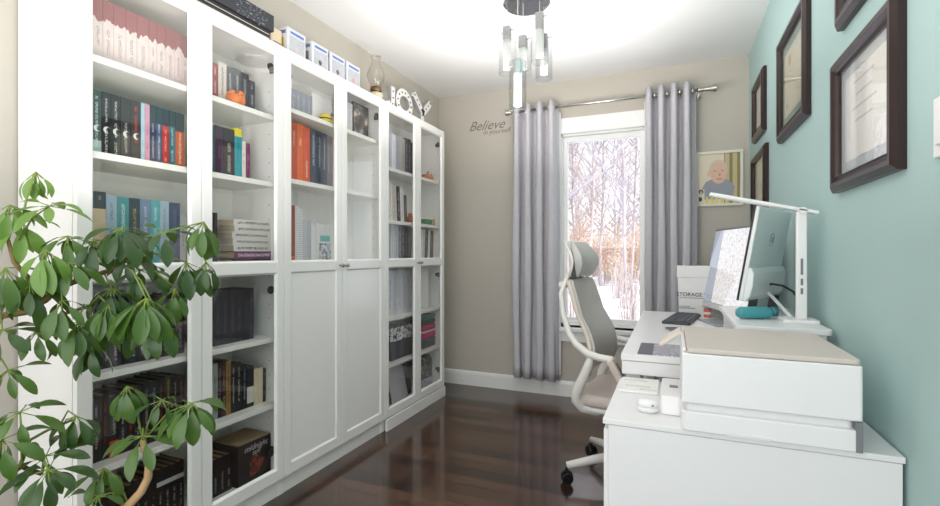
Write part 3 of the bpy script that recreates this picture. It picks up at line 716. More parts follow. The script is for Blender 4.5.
# framed photo on the far wall
t = thing('framed_photo', (.28, YF, 1.41), 'pale cream framed portrait photo on far wall behind lamp', 'picture')
cream = plain('cream_frame', (226,224,210), .4)
x0, x1, z0, z1 = .138, .424, 1.412, 1.785
m = MB(); m.box(x0,x1,YF-.02,YF,z0,z0+.018); m.box(x0,x1,YF-.02,YF,z1-.018,z1); m.box(x0,x0+.018,YF-.02,YF,z0+.018,z1-.018); m.box(x1-.018,x1,YF-.02,YF,z0+.018,z1-.018)
m.build('frame', cream, t, .002)
n = N('portrait_backdrop'); g = n.sep(n.gen()); sx = n.math('SINE', n.math('MULTIPLY', g[0], 34))
n.bsdf(n.mix(n.math('GREATER_THAN', g[0], .62), lin((226,214,190)), n.mix(n.math('GREATER_THAN', sx, .3), lin((196,184,140)), lin((140,130,84)))), .4)
MB().box(x0+.018,x1-.018,YF-.006,YF-.002,z0+.018,z1-.018).build('photo_print', n.m, t)
def ell(cx, cz, a, b_, k=24): return [(cx+a*math.cos(2*PI*i/k), cz+b_*math.sin(2*PI*i/k)) for i in range(k)]
yy = YF-.006
m = MB(); m.prism([(.185,1.46),(.36,1.46),(.375,1.54),(.34,1.585),(.30,1.60),(.25,1.60),(.20,1.58),(.175,1.53)], yy-.0006, yy, 'y'); m.build('suit_print', plain('suit_print', (150,156,166), .5), t)
skin = plain('skin_print', (222,184,160), .5, var=.12, scale=40)
MB().prism(ell(.275,1.655,.056,.074), yy-.0009, yy-.0005, 'y').build('hair_print', plain('grey_hair_print', (206,198,190), .5), t)
MB().prism(ell(.278,1.640,.050,.078), yy-.0012, yy-.0006, 'y').build('face_print', skin, t)
m = MB(); m.prism(ell(.255,1.652,.010,.005), yy-.0016, yy-.0012, 'y'); m.prism(ell(.300,1.652,.010,.005), yy-.0016, yy-.0012, 'y'); m.prism(ell(.283,1.596,.020,.006), yy-.0016, yy-.0012, 'y'); m.prism(ell(.284,1.625,.006,.012), yy-.0016, yy-.0012, 'y')
m.build('feature_print', plain('feature_print', (188,148,128), .5), t)
MB().prism(ell(.217,1.635,.008,.020), yy-.0012, yy-.0006, 'y').build('ear_print', skin, t)
m = MB()
for q in range(5): m.box(.20+.03*q,.215+.03*q,yy-.0014,yy-.0008,1.432,1.475)
m.build('caption_print', plain('caption_print', (226,206,110), .5), t)
MB().box(.150,.192,yy-.0026,yy-.002,1.432,1.53).build('small_photo', plain('small_photo', (226,216,204), .5), t)
m = MB(); m.prism(ell(.171,1.512,.015,.016), yy-.0032, yy-.0026, 'y'); m.prism(ell(.165,1.462,.012,.016), yy-.0032, yy-.0026, 'y'); m.build('small_figure_print', M['dark'], t)
MB().prism(ell(.171,1.508,.008,.010), yy-.0036, yy-.0032, 'y').build('small_face_print', skin, t)

# ------------------------------------------------------------------ framed certificates on the right wall
n = N('mahogany_moulding'); g_ = n.noise(n.mapv(n.obj(), (20,6,60)), 1, 3)
n.bsdf(n.mix(g_, lin((30,19,18)), lin((50,30,27))), .28, 0, .5); M['mahog'] = n.m
def certificate(y0, y1, z0, z1, label, w_=.045, matc=(200,204,206), paperc=(236,232,220), style=0):
    t = thing('framed_certificate', (XR-.01, (y0+y1)/2, z0), label, 'picture')
    prof = [(0,0),(.016,0),(.022,.18),(.026,.3),(.026,.55),(.019,.7),(.017,.82),(.021,.9),(.013,1),(0,1)]   # depth, across
    m = MB(); k = len(prof)
    cs = [(y0,z0),(y1,z0),(y1,z1),(y0,z1)]; ins = [(1,1),(-1,1),(-1,-1),(1,-1)]
    vs = []
    for (cy, cz), (sy, sz) in zip(cs, ins):
        for d, a in prof: vs.append((XR-.0005-d, cy+sy*a*w_, cz+sz*a*w_))
    fs = []
    for c_ in range(4):
        e = (c_+1) % 4
        for i in range(k): fs.append((c_*k+i, e*k+i, e*k+(i+1)%k, c_*k+(i+1)%k))
    m.add(vs, fs); m.build('moulding', M['mahog'], t)
    xa = XR-.004
    MB().box(xa-.002, xa, y0+w_*.8, y1-w_*.8, z0+w_*.8, z1-w_*.8).build('mat_board', plain('mat_board', matc, .8), t)
    dy, dz = (y1-y0), (z1-z0); my = .19*dy; mz = .2*dz
    MB().box(xa-.0035, xa-.002, y0+my, y1-my, z0+mz, z1-mz).build('certificate', plain('certificate_paper', paperc, .8), t)
    m = MB(); xa2 = xa-.0035
    for q, (a, b_) in enumerate([(.25,.75),(.3,.7),(.2,.8),(.28,.72)]):
        zc = z1-mz-.03-.035*q; m.box(xa2-.0003, xa2, y0+my+(dy-2*my)*a, y0+my+(dy-2*my)*b_, zc-.003, zc+.003)
    m.build('printed_line', plain('faded_ink', (206,202,196), .8), t)
    if style == 1:
        m = MB(); m.prism(ell(0,0,.022,.022,16), xa2-.0006, xa2-.0001, 'x'); m.v = [(x, y+y0+dy*.62, z+z1-mz-.05) for x, y, z in m.v]; m.build('seal', plain('rust_seal', (190,120,80), .6), t)
        m = MB(); m.prism(ell(0,0,.018,.018,16), xa2-.0006, xa2-.0001, 'x'); m.v = [(x, y+y0+dy*.72, z+z0+mz+.04) for x, y, z in m.v]; m.build('seal', plain('gold_seal', (210,170,110), .6), t)
    MB().box(xa-.009, xa-.007, y0+w_*.85, y1-w_*.85, z0+w_*.85, z1-w_*.85).build('glass_pane', M['pictureglass'], t)
    return t
certificate(1.312,1.775,1.274,1.665,'large mahogany framed certificate nearest the light switch', .048, (200,206,210), (242,240,234))
certificate(2.090,2.605,1.598,2.055,'mahogany framed certificate with green mat, second from the far corner', .05, (104,142,128), (226,218,196), 1)
certificate(3.000,3.375,1.759,2.105,'reddish mahogany frame in upper row nearest the far corner', .05, (214,206,186), (226,218,200))
certificate(2.940,3.415,1.260,1.677,'dark frame in lower row behind the computer screen', .05, (206,212,216), (226,226,224))
certificate(1.270,1.730,1.747,2.16,'mahogany frame cut off at the top, directly above the large certificate', .048, (206,208,206), (236,230,214))
t = thing('light_switch', (XR-.005, 1.16, 1.27), 'white double light switch plate at right edge of teal wall', 'light switch')
MB().box(XR-.008,XR-.0002,1.06,1.182,1.272,1.385).build('plate', M['plastic'], t, .003)
for y_ in (1.083, 1.131): MB().box(XR-.013,XR-.008,y_,y_+.032,1.294,1.362).build('rocker', M['plastic'], t, .002)

# ------------------------------------------------------------------ chandelier
cx, cy = -.694, 2.368
n = N('hammered_chrome'); b_ = n.bsdf(lin((178,180,186)), .12, 1); n.bump(b_, n.noise(n.obj(), 45, 2), .35, .01); M['hammer'] = n.m
t = thing('chandelier', (cx, cy, HC), 'hanging cluster of clear glass cylinder pendants below round chrome plate', 'chandelier')
MB().lathe([(0,-.05),(.112,-.05),(.12,-.044),(.12,-.004),(.10,0),(0,0)], (cx,cy,HC), 40).build('canopy', M['hammer'], t)
n = N('ribbed_frosted_glass'); g = n.sep(n.obj()); rb_ = n.math('SINE', n.math('MULTIPLY', g[2], 520))
tr = n.n('ShaderNodeBsdfTranslucent'); tr.inputs[0].default_value = (.92,.93,.92,1)
df = n.n('ShaderNodeBsdfPrincipled'); n.l(n.mix(n.math('MULTIPLY_ADD', rb_, .5, .5), lin((206,210,208)), lin((244,246,244))), df.inputs['Base Color']); df.inputs['Roughness'].default_value = .3
tp = n.n('ShaderNodeBsdfTransparent'); mx = n.n('ShaderNodeMixShader'); mx.inputs[0].default_value = .5; n.l(df.outputs[0], mx.inputs[1]); n.l(tr.outputs[0], mx.inputs[2])
m2 = n.n('ShaderNodeMixShader'); m2.inputs[0].default_value = .25; n.l(mx.outputs[0], m2.inputs[1]); n.l(tp.outputs[0], m2.inputs[2]); n.l(m2.outputs[0], n.out.inputs[0]); M['ribbed'] = n.m
pend = [  # dx, dy, cap top, cap bottom, tube bottom, second cap
    (-.105, .00, 2.268, 2.198, 2.02, None),
    (-.012, -.02, 2.195, 2.130, 2.00, None),
    (-.020, -.085, 2.052, 1.985, 1.795, None),
    (.072, -.01, 2.300, 2.215, 2.05, None),
    (.078, .05, 2.215, 2.140, 1.985, None)]
for k, (dx, dy, zt, zb, zl, _) in enumerate(pend):
    px, py = cx+dx, cy+dy
    cap = MB().box(px-.019,px+.019,py-.019,py+.019,zb,zt).build('pendant_cap', plain('satin_steel', (150,150,150), .4, .15), t, .002)
    MB().tube([(px,py,zt),(px,py,HC-.049)], .0022, 6).build('cord', plain('clear_cord', (190,190,190), .4), cap)
    MB().tube([(px-.047,py+.012,zt-.022),(px+.047,py-.012,zt-.022)], .0028, 8).build('crossbar', M['chrome'], cap)
    if k == 2: MB().box(px-.004,px+.0195,py-.0196,py+.0196,zb+.004,zt-.008).build('teal_insert', plain('teal_tinted_glass', (156,180,180), .2), cap)
    MB().lathe([(.041,zl),(.043,zl),(.043,zt-.012),(.041,zt-.012)], (px,py,0), 24, closed=True).build('glass_shade', M['lampglass'], cap, smooth=False)
    MB().lathe([(.0,zl+.028),(.020,zl+.028),(.021,zb),(0,zb)], (px,py,0), 20).build('inner_tube', M['ribbed'], cap, smooth=False)

# ------------------------------------------------------------------ desk and low cabinet
t = thing('desk', (.14, 2.4, 0), 'long white desk along the teal wall carrying screens and keyboard', 'desk')
DX0, DX1, DY0, DY1, DZ = -.172, .442, 1.757, 3.12, .74
MB().box(DX0,DX1,DY0,DY1,DZ-.022,DZ).build('tabletop', M['deskwhite'], t, .002)
MB().box(DX0+.003,DX1,DY0+.004,DY1-.004,DZ-.07,DZ-.024).build('apron', M['deskwhite'], t, .0015)
for y in (DY0+.02, DY1-.07):
    for x in (DX0+.015, DX1-.065): MB().box(x,x+.05,y,y+.05,0,DZ-.07).build('leg', M['deskwhite'], t, .002)
t = thing('cabinet', (.14, 1.53, 0), 'low white cabinet in the foreground under the printer', 'cabinet')
KX0, KX1, KY0, KY1, KZ = -.174, .4555, 1.306, 1.750, .656
MB().box(KX0,KX1,KY0,KY1,KZ-.014,KZ).build('top_panel', M['deskwhite'], t, .0015)
MB().box(KX0+.014,KX1-.004,KY0+.0025,KY1-.002,.0,KZ-.0155).build('body', M['deskwhite'], t, .0015)
for k in range(2): MB().box(KX0+.001,KX0+.013,KY0+.012+.212*k,KY0+.218+.212*k,.05,KZ-.03).build('door', M['deskwhite'], t, .002)

# printer
t = thing('printer', (.2, 1.5, KZ), 'white printer with beige lid on the low cabinet', 'printer')
PX0, PX1, PY0, PY1 = .017, .380, 1.297, 1.690
def rbox(x0, x1, y0, y1, z0, z1, r, n=5):
    p = []
    for cx_, cy_, a0 in ((x1-r,y1-r,0),(x0+r,y1-r,PI/2),(x0+r,y0+r,PI),(x1-r,y0+r,3*PI/2)):
        for k in range(n+1): a = a0+PI/2*k/n; p.append((cx_+r*math.cos(a), cy_+r*math.sin(a)))
    return MB().prism(p, z0, z1, 'z')
rbox(PX0-.001,PX1-.004,PY0-.001,PY1-.02,KZ,KZ+.048,.014).build('base', M['plastic'], t, .003)
rbox(PX0+.010,PX1-.012,PY0+.014,PY1-.02,KZ+.048,KZ+.068,.012).build('middle_band', M['plastic2'], t)
rbox(PX0,PX1,PY0,PY1,KZ+.068,KZ+.190,.006).build('housing', M['plastic'], t, .003)
MB().box(PX1-.0135,PX1-.001,PY0-.0015,PY0+.02,KZ+.0005,KZ+.067).build('grey_corner', M['grey'], t)
MB().box(PX0+.10,PX0+.19,PY0-.0025,PY0+.0045,KZ+.001,KZ+.008).build('tray_grip', M['plastic2'], t)
rbox(PX0+.012,PX1-.002,PY0+.002,PY1-.004,KZ+.191,KZ+.203,.012).build('lid', M['beigelid'], t, .003)
MB().box(PX0+.001,PX0+.011,PY0+.02,PY1-.02,KZ+.19,KZ+.200).build('lid_hinge', M['plastic2'], t, .003)
# tilted control panel and front output tray on the chair side
m = MB().box(-.075,0,-.045,.045,-.006,.006); m.xf(Matrix.Translation((PX0+.004,1.60,KZ+.203)) @ Matrix.Rotation(-.62,4,'Y'))
m.build('control_panel', M['beige'], t, .004)
o = rbox(-.034,PX0+.002,1.397,1.60,KZ+.0005,KZ+.052,.010).build('output_tray', M['plastic'], t, .003)
MB().box(-.012,.010,1.49,1.515,KZ+.052,KZ+.0535).build('sensor_window', M['grey'], o)

# earbud case, flat tray
t = thing('earbud_case', (-.067, 1.40, KZ), 'small white rounded earbud case on cabinet beside the printer', 'case')
m = MB().lathe([(0,0),(.016,.0),(.021,.005),(.0225,.013)], (0,0,0), 24); m.xf(Matrix.Translation((-.067,1.405,KZ)) @ Matrix.Diagonal((1.25,.85,1.25,1))); m.build('case_base', M['plastic'], t, smooth=True)
m = MB().lathe([(.0225,.0138),(.021,.023),(.014,.028),(0,.029)], (0,0,0), 24); m.xf(Matrix.Translation((-.067,1.405,KZ)) @ Matrix.Diagonal((1.25,.85,1.25,1))); m.build('case_lid', M['plastic'], t, smooth=True)
MB().box(-.056,-.050,1.385,1.388,KZ+.022,KZ+.026).build('status_light', M['grey'], t)
t = thing('tray', (-.11, 1.66, KZ), 'white flat tray with tan slots on cabinet under desk edge', 'tray')
MB().box(-.165,-.045,1.575,1.745,KZ,KZ+.008).build('plate', M['plastic'], t, .003)
for y_, a, b2 in ((1.70,-.155,-.08),(1.63,-.145,-.07),(1.595,-.10,-.05)): MB().box(a,b2,y_,y_+.007,KZ+.008,KZ+.0095).build('slot', M['beige'], t)

# ------------------------------------------------------------------ things on the desk
n = N('planner_cover'); g = n.sep(n.gen()); nn = n.noise(n.mapv(n.obj(), (70,160,1)), 1, 3, .7)
n.bsdf(n.mix(n.math('GREATER_THAN', g[0], .30), lin((96,94,104)), n.mix(n.math('GREATER_THAN', nn, .56), lin((150,148,160)), lin((206,206,212)))), .5); M['planner'] = n.m
t = thing('planner', (-.03, 1.88, DZ), 'grey planner with darker left flap at near desk corner', 'notebook')
MB().box(-.118,.045,1.775,1.985,DZ,DZ+.004).build('cover', M['planner'], t); MB().box(-.117,.044,1.776,1.984,DZ+.0001,DZ+.0035).build('pages', M['paper'], t)
t = thing('keyboard', (.04, 2.77, DZ), 'black computer keyboard on desk in front of far screen', 'keyboard')
Mk = Matrix.Translation((.040,2.775,DZ)) @ Matrix.Rotation(-.16,4,'Z')
MB().box(-.065,.065,-.205,.205,.0,.014).xf(Mk).build('case', plain('dark_key_case', (62,64,70), .5), t, .003)
m = MB()
for r_ in range(5):
    for k in range(15): x = -.056+.0228*r_; y = -.198+.0265*k; m.box(x,x+.019,y,y+.023,.014,.018)
m.xf(Mk); m.build('keycap', plain('keycaps', (74,76,84), .5), t)['kind'] = 'stuff'
t = thing('phone', (.0, 2.38, DZ), 'dark phone lying on desk behind the printer flap', 'phone')
MB().box(-.03,.03,-.07,.07,0,.008).xf(Matrix.Translation((.01,2.36,DZ)) @ Matrix.Rotation(.3,4,'Z')).build('body', plain('slate_body', (96,100,112), .3), t, .003)
MB().box(-.028,.028,-.066,.066,.008,.0086).xf(Matrix.Translation((.01,2.36,DZ)) @ Matrix.Rotation(.3,4,'Z')).build('screen', plain('phone_glass', (70,74,86), .08), t)
# storage box
t = thing('storage_box', (.10, 3.05, DZ), 'white cardboard storage box at far end of desk', 'box')
m = MB(); bx0, bx1, by0, by1, bh = .015, .215, 2.975, 3.10, .28
m.hexa([(bx0+.012,by0+.006,DZ),(bx1-.012,by0+.006,DZ),(bx1-.012,by1-.006,DZ),(bx0+.012,by1-.006,DZ),(bx0+.004,by0+.003,DZ+bh-.05),(bx1-.004,by0+.003,DZ+bh-.05),(bx1-.004,by1-.003,DZ+bh-.05),(bx0+.004,by1-.003,DZ+bh-.05)])
m.build('body', plain('white_card', (226,226,224), .6), t, .002)
MB().box(bx0,bx1,by0,by1,DZ+bh-.065,DZ+bh).build('lid', plain('white_card', (226,226,224), .6), t, .003)
o = text('box_print', 'STORAGE BOX', .03, M['dark'], face_my(.115,by0+.0028,DZ+.118), t)
m = MB().box(.027,.20,by0+.0035,by0+.0055,DZ+.098,DZ+.101); m.box(.027,.11,by0+.004,by0+.006,DZ+.04,DZ+.044); m.box(.027,.085,by0+.004,by0+.006,DZ+.05,DZ+.053)
m.build('printed_line', M['grey'], t)
t = thing('packet', (.14, 2.93, DZ), 'small red and white packet in front of storage box', 'packet')
MB().box(.150,.185,2.92,2.935,DZ,DZ+.05).build('pouch', plain('red_print', (206,110,96), .5, var=.4, scale=70), t, .003)
MB().box(.150,.185,2.919,2.92,DZ+.018,DZ+.03).build('white_label', M['plastic'], t)
# second monitor
n = N('monitor_screen'); n.bsdf(lin((30,32,38)), .03, 0, .9); M['screen'] = n.m
n = N('screen_reflection_glow'); g = n.sep(n.obj()); v_ = n.noise(n.obj(), 55, 4, .7)
col = n.ramp(v_, [(.36, lin((214,198,192))), (.5, lin((244,240,240))), (.6, lin((255,255,255)))])  # mottled window reflection painted on the display as a glow
b_ = n.bsdf(lin((30,32,38)), .05, 0, .5); n.l(n.mix(n.math('GREATER_THAN', n.sep(n.gen())[0], .8), col, lin((170,176,190))), b_.inputs['Emission Color']); b_.inputs['Emission Strength'].default_value = .38; M['reflscreen'] = n.m  # grey-blue side strip paints the curtain's reflection
t = thing('monitor', (.27, 2.71, DZ), 'thin grey framed monitor in the middle of the desk, facing the chair', 'monitor')
A0, B0 = Vector((.305,2.43,0)), Vector((.145,2.985,0)); ln = (B0-A0).length; ang = math.atan2(B0.y-A0.y, B0.x-A0.x)
Mm = Matrix.Translation((A0.x, A0.y, .800)) @ Matrix.Rotation(ang,4,'Z') @ Matrix.Rotation(.17,4,'X')   # local x along panel, +y toward chair
MB().box(0,ln,-.022,0,0,.43).xf(Mm).build('housing', plain('graphite', (80,84,92), .4), t, .003)
MB().box(.010,ln-.010,0,.0015,.030,.420).build('screen', M['reflscreen'], t); C.objects[-1].matrix_basis = Mm
MB().box(.0,ln,.0,.003,.0,.028).xf(Mm).build('chin', plain('silver_chin', (200,202,206), .2), t, .001)
ctr = (A0+B0)/2
MB().box(-.12,.12,-.09,.09,0,.008).xf(Matrix.Translation((ctr.x+.01,ctr.y,DZ)) @ Matrix.Rotation(ang,4,'Z')).build('base_plate', plain('silver_grey', (150,154,160), .3), t, .002)
MB().box(-.03,.03,-.012,.012,.008,.24).xf(Matrix.Translation((ctr.x+.055,ctr.y,DZ)) @ Matrix.Rotation(ang,4,'Z')).build('neck', plain('silver_grey', (150,154,160), .3), t, .002)
# riser shelf
t = thing('monitor_riser', (.31, 2.05, DZ), 'white riser shelf on desk holding the computer and lamp', 'shelf')
RZ = .86
rbox(.183,.444,1.757,2.395,RZ-.018,RZ,.02).build('top', M['deskwhite'], t, .003)
for y_ in (1.775, 2.36): MB().box(.20,.43,y_,y_+.016,DZ,RZ-.018).build('side_panel', M['deskwhite'], t, .002)
# all-in-one computer, back towards the camera
t = thing('computer', (.34, 2.2, RZ), 'white all-in-one computer seen from behind with round logo', 'computer')
A0, B0 = Vector((.214,1.985,0)), Vector((.382,2.365,0)); d = (B0-A0); ln = d.length; ang = math.atan2(d.y, d.x)
# local: x along panel, +y = screen side (away from camera), tilt so the top leans back (-y)
Mc = Matrix.Translation((A0.x, A0.y, .922)) @ Matrix.Rotation(ang,4,'Z') @ Matrix.Rotation(.17,4,'X')
silver = plain('silver_white_shell', (226,230,230), .25, var=.01)
MB().box(0,ln,-.014,0,0,.345).xf(Mc).build('back_shell', silver, t, .004)
MB().box(-.001,ln+.001,0,.006,-.001,.346).xf(Mc).build('bezel', M['dark'], t, .001)
MB().box(.008,ln-.008,.006,.0068,.02,.338).xf(Mc).build('screen', M['screen'], t)
m = MB(); pr = [(0,0),(-.012,.0),(-.022,.02),(-.025,.06),(-.021,.105),(-.010,.122),(0,.124)]
m.prism([(a-.013, b_) for a, b_ in pr], .001, ln-.004, 'x'); m.xf(Mc); m.build('lower_bulge', silver, t, .012, seg=4)
o = MB().lathe([(.024,0),(.027,0),(.027,.0012),(.024,.0012)], (0,0,0), 28, axis='y', closed=True).xf(Mc @ Matrix.Translation((ln*.50,-.0152,.228))).build('logo_ring', M['chrome'], t)
Mt = Mc @ Matrix.Translation((ln*.50,-.0146,.232)) @ Matrix(((1,0,0,0),(0,0,-1,0),(0,1,0,0),(0,0,0,1)))
text('logo_letters', 'hp', .042, M['chrome'], Mt, t, .25)
# stand: sloping legs
MB().tube([(.322,2.215,.945),(.335,2.18,.944),(.378,1.978,RZ+.006)], .0065, 10).build('stand_leg', silver, t, smooth=True)
MB().box(.05,.10,-.035,-.02,-.058,.002).xf(Mc).build('stand_post', M['dark'], t)
MB().box(.30,.38,-.035,-.02,-.058,.002).xf(Mc).build('stand_post', M['dark'], t)
# cable
pts = [(.325,2.17,.962),(.345,2.15,.975),(.372,2.09,.972),(.392,2.03,.955),(.404,1.985,.925),(.408,1.96,RZ+.016)]
o = MB().tube(pts, .0042, 8).build('power_cable', M['dark'], None, smooth=True); tag(o, 'black cable curving from the computer back behind the lamp', 'cable')
# teal case
t = thing('pen_case', (.26, 1.95, RZ), 'teal rounded case lying under the computer', 'case')
Mp = Matrix.Translation((.262,1.955,RZ+.0222)) @ Matrix.Rotation(.35,4,'Z')
m = MB().lathe([(0,-.062),(.014,-.060),(.021,-.048),(.022,0),(.021,.045),(.014,.058),(0,.060)], (0,0,0), 20, axis='x'); m.xf(Mp)
m.build('body', plain('teal_vinyl', (70,150,158), .4), t, smooth=True)
MB().lathe([(.017,0),(.017,.018),(.012,.022),(0,.022)], (.056,0,.004), 16, axis='x').xf(Mp).build('cap', plain('dark_teal_vinyl', (44,112,122), .4), t, smooth=True)
MB().box(.010,.03,-.004,.004,-.0222,-.014).xf(Mp).build('foot', plain('dark_teal_vinyl', (44,112,122), .4), t)
# lamp
t = thing('desk_lamp', (.392, 1.93, RZ), 'slim white desk lamp with flat bar head on the riser', 'lamp')
rbox(.335,.440,1.875,1.985,RZ,RZ+.012,.012).build('base', M['plastic'], t, .003)
rbox(.380,.412,1.921,1.941,RZ+.012,1.235,.006).build('post', M['plastic'], t, .002)
for z_, h_ in ((1.020,.055),(.985,.022),(.955,.02)): MB().box(.392,.399,1.9195,1.921,z_,z_+h_).build('button', M['grey'], t)
m = MB().box(-.29,.045,-.018,.018,-.006,.006); m.xf(Matrix.Translation((.40,1.931,1.238)) @ Matrix.Rotation(.235,4,'Y')); m.build('head_bar', M['plastic'], t, .004)
m = MB().box(-.28,-.09,-.013,.013,-.0075,-.006); m.xf(Matrix.Translation((.40,1.931,1.238)) @ Matrix.Rotation(.235,4,'Y')); m.build('diffuser', M['plastic2'], t)
MB().lathe([(.012,-.018),(.012,.018)], (.398,1.931,1.236), 16, axis='y').build('hinge', M['plastic2'], t)

# ------------------------------------------------------------------ office chair
t = thing('office_chair', (-.19, 2.42, 0), 'white and grey ergonomic office chair at the desk', 'chair')
Mch = Matrix.Translation((-.19,2.42,0)) @ Matrix.Rotation(-.12,4,'Z')     # local +x = facing
def cb(m, name, mat, par=t, **kw): m.xf(Mch); return m.build(name, mat, par, **kw)
# star base
m = MB()
for k in range(5):
    w_ = math.radians(180+34+72*k)
    e = Vector((.313*math.cos(w_), .313*math.sin(w_), .085)); s0 = Vector((.02*math.cos(w_), .02*math.sin(w_), .125))
    m.tube([s0, s0*.5+e*.5+Vector((0,0,.006)), e], [.027,.022,.017], 10, flat=.75)
m.lathe([(0,.085),(.045,.085),(.048,.11),(.04,.15),(.03,.155)], (0,0,0), 20)
cb(m, 'star_base', M['chairwhite'], smooth=True)
for k in range(5):
    w_ = math.radians(180+34+72*k)
    c_ = Vector((.313*math.cos(w_), .313*math.sin(w_), 0)); px_ = Vector((-math.sin(w_), math.cos(w_), 0))
    m = MB()
    for sg in (-1, 1):
        q = MB().lathe([(.008,-.009),(.024,-.009),(.027,-.005),(.027,.005),(.024,.009),(.008,.009)], (0,0,0), 18, axis='y')
        q.xf(Matrix.Translation(c_+px_*.014*sg+Vector((0,0,.0272))) @ Matrix.Rotation(w_,4,'Z')); m.add(q.v, q.f)
    m.tube([c_+Vector((0,0,.03)), c_+Vector((0,0,.075))], .009, 8)
    q = MB().lathe([(.0285,-.006),(.0285,.006)], (0,0,0), 14, axis='y'); q.xf(Matrix.Translation(c_+Vector((0,0,.034))) @ Matrix.Rotation(w_,4,'Z')); m.add(q.v, q.f)
    cb(m, 'caster', M['dark'])
cb(MB().lathe([(.03,.15),(.03,.26),(.018,.26),(.018,.345)], (0,0,0), 16), 'gas_lift', M['chairwhite'])
cb(MB().box(-.10,.12,-.07,.07,.335,.375), 'tilt_mechanism', M['plastic2'], bevel=.01)
# seat pan and cushion
def seat_poly(k): 
    return [(-.215*k,-.20*k),(-.13*k,-.235*k),(.12*k,-.245*k),(.225*k,-.22*k),(.25*k,-.12*k),(.25*k,.12*k),(.225*k,.22*k),(.12*k,.245*k),(-.13*k,.235*k),(-.215*k,.20*k)]
cb(MB().prism(seat_poly(.96), .372, .392, 'z'), 'seat_pan', M['plastic2'], bevel=.006)
cb(MB().prism(seat_poly(1.0), .392, .447, 'z'), 'seat_cushion', M['seatfab'], bevel=.024, seg=4)
# backrest: curved padded mesh panel
def backprof(z):     # x of the front face at height z
    u = (z-.53)/(.965-.53)
    return -.165 - .10*u**1.6 + .03*math.sin(PI*min(1,max(0,u*1.6)))*(1 if u < .625 else 0)
m = MB(); nz, ny = 16, 12; vs = []; fs = []
for j in range(nz+1):
    z = .53+.435*j/nz; u = j/nz; hw = (.225-.05*u) * (1 if 0 < j < nz else .93)
    for i in range(ny+1):
        s_ = -1+2*i/ny; x = backprof(z) + .035*s_*s_
        vs.append((x, hw*s_, z))
o_ = len(vs)
vs += [(x-.030, y, z) for x, y, z in vs]
for j in range(nz):
    for i in range(ny):
        a = j*(ny+1)+i; fs.append((a,a+1,a+ny+2,a+ny+1)); fs.append((o_+a,o_+a+ny+1,o_+a+ny+2,o_+a+1))
for j in range(nz):
    a = j*(ny+1); b2 = a+ny; fs.append((a,a+ny+1,o_+a+ny+1,o_+a)); fs.append((b2,o_+b2,o_+b2+ny+1,b2+ny+1))
for i in range(ny):
    a = nz*(ny+1)+i; fs.append((a,a+1,o_+a+1,o_+a)); fs.append((i,o_+i,o_+i+1,i+1))
m.add(vs, fs); cb(m, 'backrest', M['mesh'], smooth=True, bevel=.006)
# white rim frame round the back and spine
for sg in (-1, 1):
    pth = []
    for j in range(9):
        z = .56+.40*j/8; u = (z-.53)/.435; pth.append((backprof(z)+.012, sg*(.228-.05*u), z))
    cb(MB().tube(pth, .011, 8), 'back_rim', M['beige'], smooth=True)
    y = .235*sg
    cb(MB().tube([(-.262,.165*sg,.975),(-.285,.185*sg,.90),(-.265,.205*sg,.80),(-.232,.222*sg,.72),(-.195,.235*sg,.675),(-.140,.245*sg,.640),(-.085,.25*sg,.628),(-.045,.25*sg,.626),(-.025,.25*sg,.625)], [.010,.013,.014,.015,.017,.018,.017,.016,.016], 10), 'arm_frame', M['chairwhite'], smooth=True)
    cb(MB().tube([(-.125,.24*sg,.632),(-.140,.238*sg,.58),(-.170,.232*sg,.51),(-.197,.225*sg,.455),(-.203,.215*sg,.415),(-.180,.20*sg,.378),(-.13,.17*sg,.362),(-.05,.10*sg,.357)], [.014,.021,.023,.024,.024,.022,.020,.018], 10), 'support_frame', M['chairwhite'], smooth=True)
    q = MB().box(-.06,.08,-.030,.030,-.016,.016); q.xf(Matrix.Translation((-.008,.25*sg,.575)) @ Matrix.Rotation(1.05,4,'Y')); q2 = MB(); q2.v, q2.f, q2.m = q.v, q.f, q.m
    cb(q2, 'armrest', M['beige'], bevel=.008, seg=3)
    q = MB().box(-.035,.03,-.012,.012,.0162,.0168); q.xf(Matrix.Translation((-.008,.25*sg,.575)) @ Matrix.Rotation(1.05,4,'Y'))
    cb(q, 'armrest_slot', M['grey'])
# headrest: curved shell with cushion, top bending backwards
def head(z): u = (z-.965)/.19; return -.300 + .055*math.sin(PI*min(1,u*.95)) - .035*u
def shell(off, th, hw, z0, z1, name, mat, bev):
    m = MB(); nz, ny = 12, 10; vs = []; fs = []
    for j in range(nz+1):
        z = z0+(z1-z0)*j/nz; u = j/nz; w_ = hw*(.55+.45*math.sin(PI*(.12+.76*u)))
        for i in range(ny+1):
            s_ = -1+2*i/ny; vs.append((head(z)+off+.03*s_*s_, w_*s_, z))
    o_ = len(vs); 
    for k_, (x, y, z) in enumerate(list(vs)):
        e = th*(1-.85*abs(-1+2*(k_//(ny+1))/nz)**2); vs.append((x-e, y, z))
    for j in range(nz):
        for i in range(ny):
            a = j*(ny+1)+i; fs.append((a,a+1,a+ny+2,a+ny+1)); fs.append((o_+a,o_+a+ny+1,o_+a+ny+2,o_+a+1))
        a = j*(ny+1); b2 = a+ny; fs.append((a,a+ny+1,o_+a+ny+1,o_+a)); fs.append((b2,o_+b2,o_+b2+ny+1,b2+ny+1))
    for i in range(ny):
        a = nz*(ny+1)+i; fs.append((a,a+1,o_+a+1,o_+a)); fs.append((i,o_+i,o_+i+1,i+1))
    m.add(vs, fs); return cb(m, name, mat, smooth=True, bevel=bev)
shell(.040, .040, .150, .975, 1.150, 'headrest_cushion', M['headfab'], .006)
shell(.0, .014, .158, .960, 1.157, 'headrest_shell', M['chairwhite'], .004)
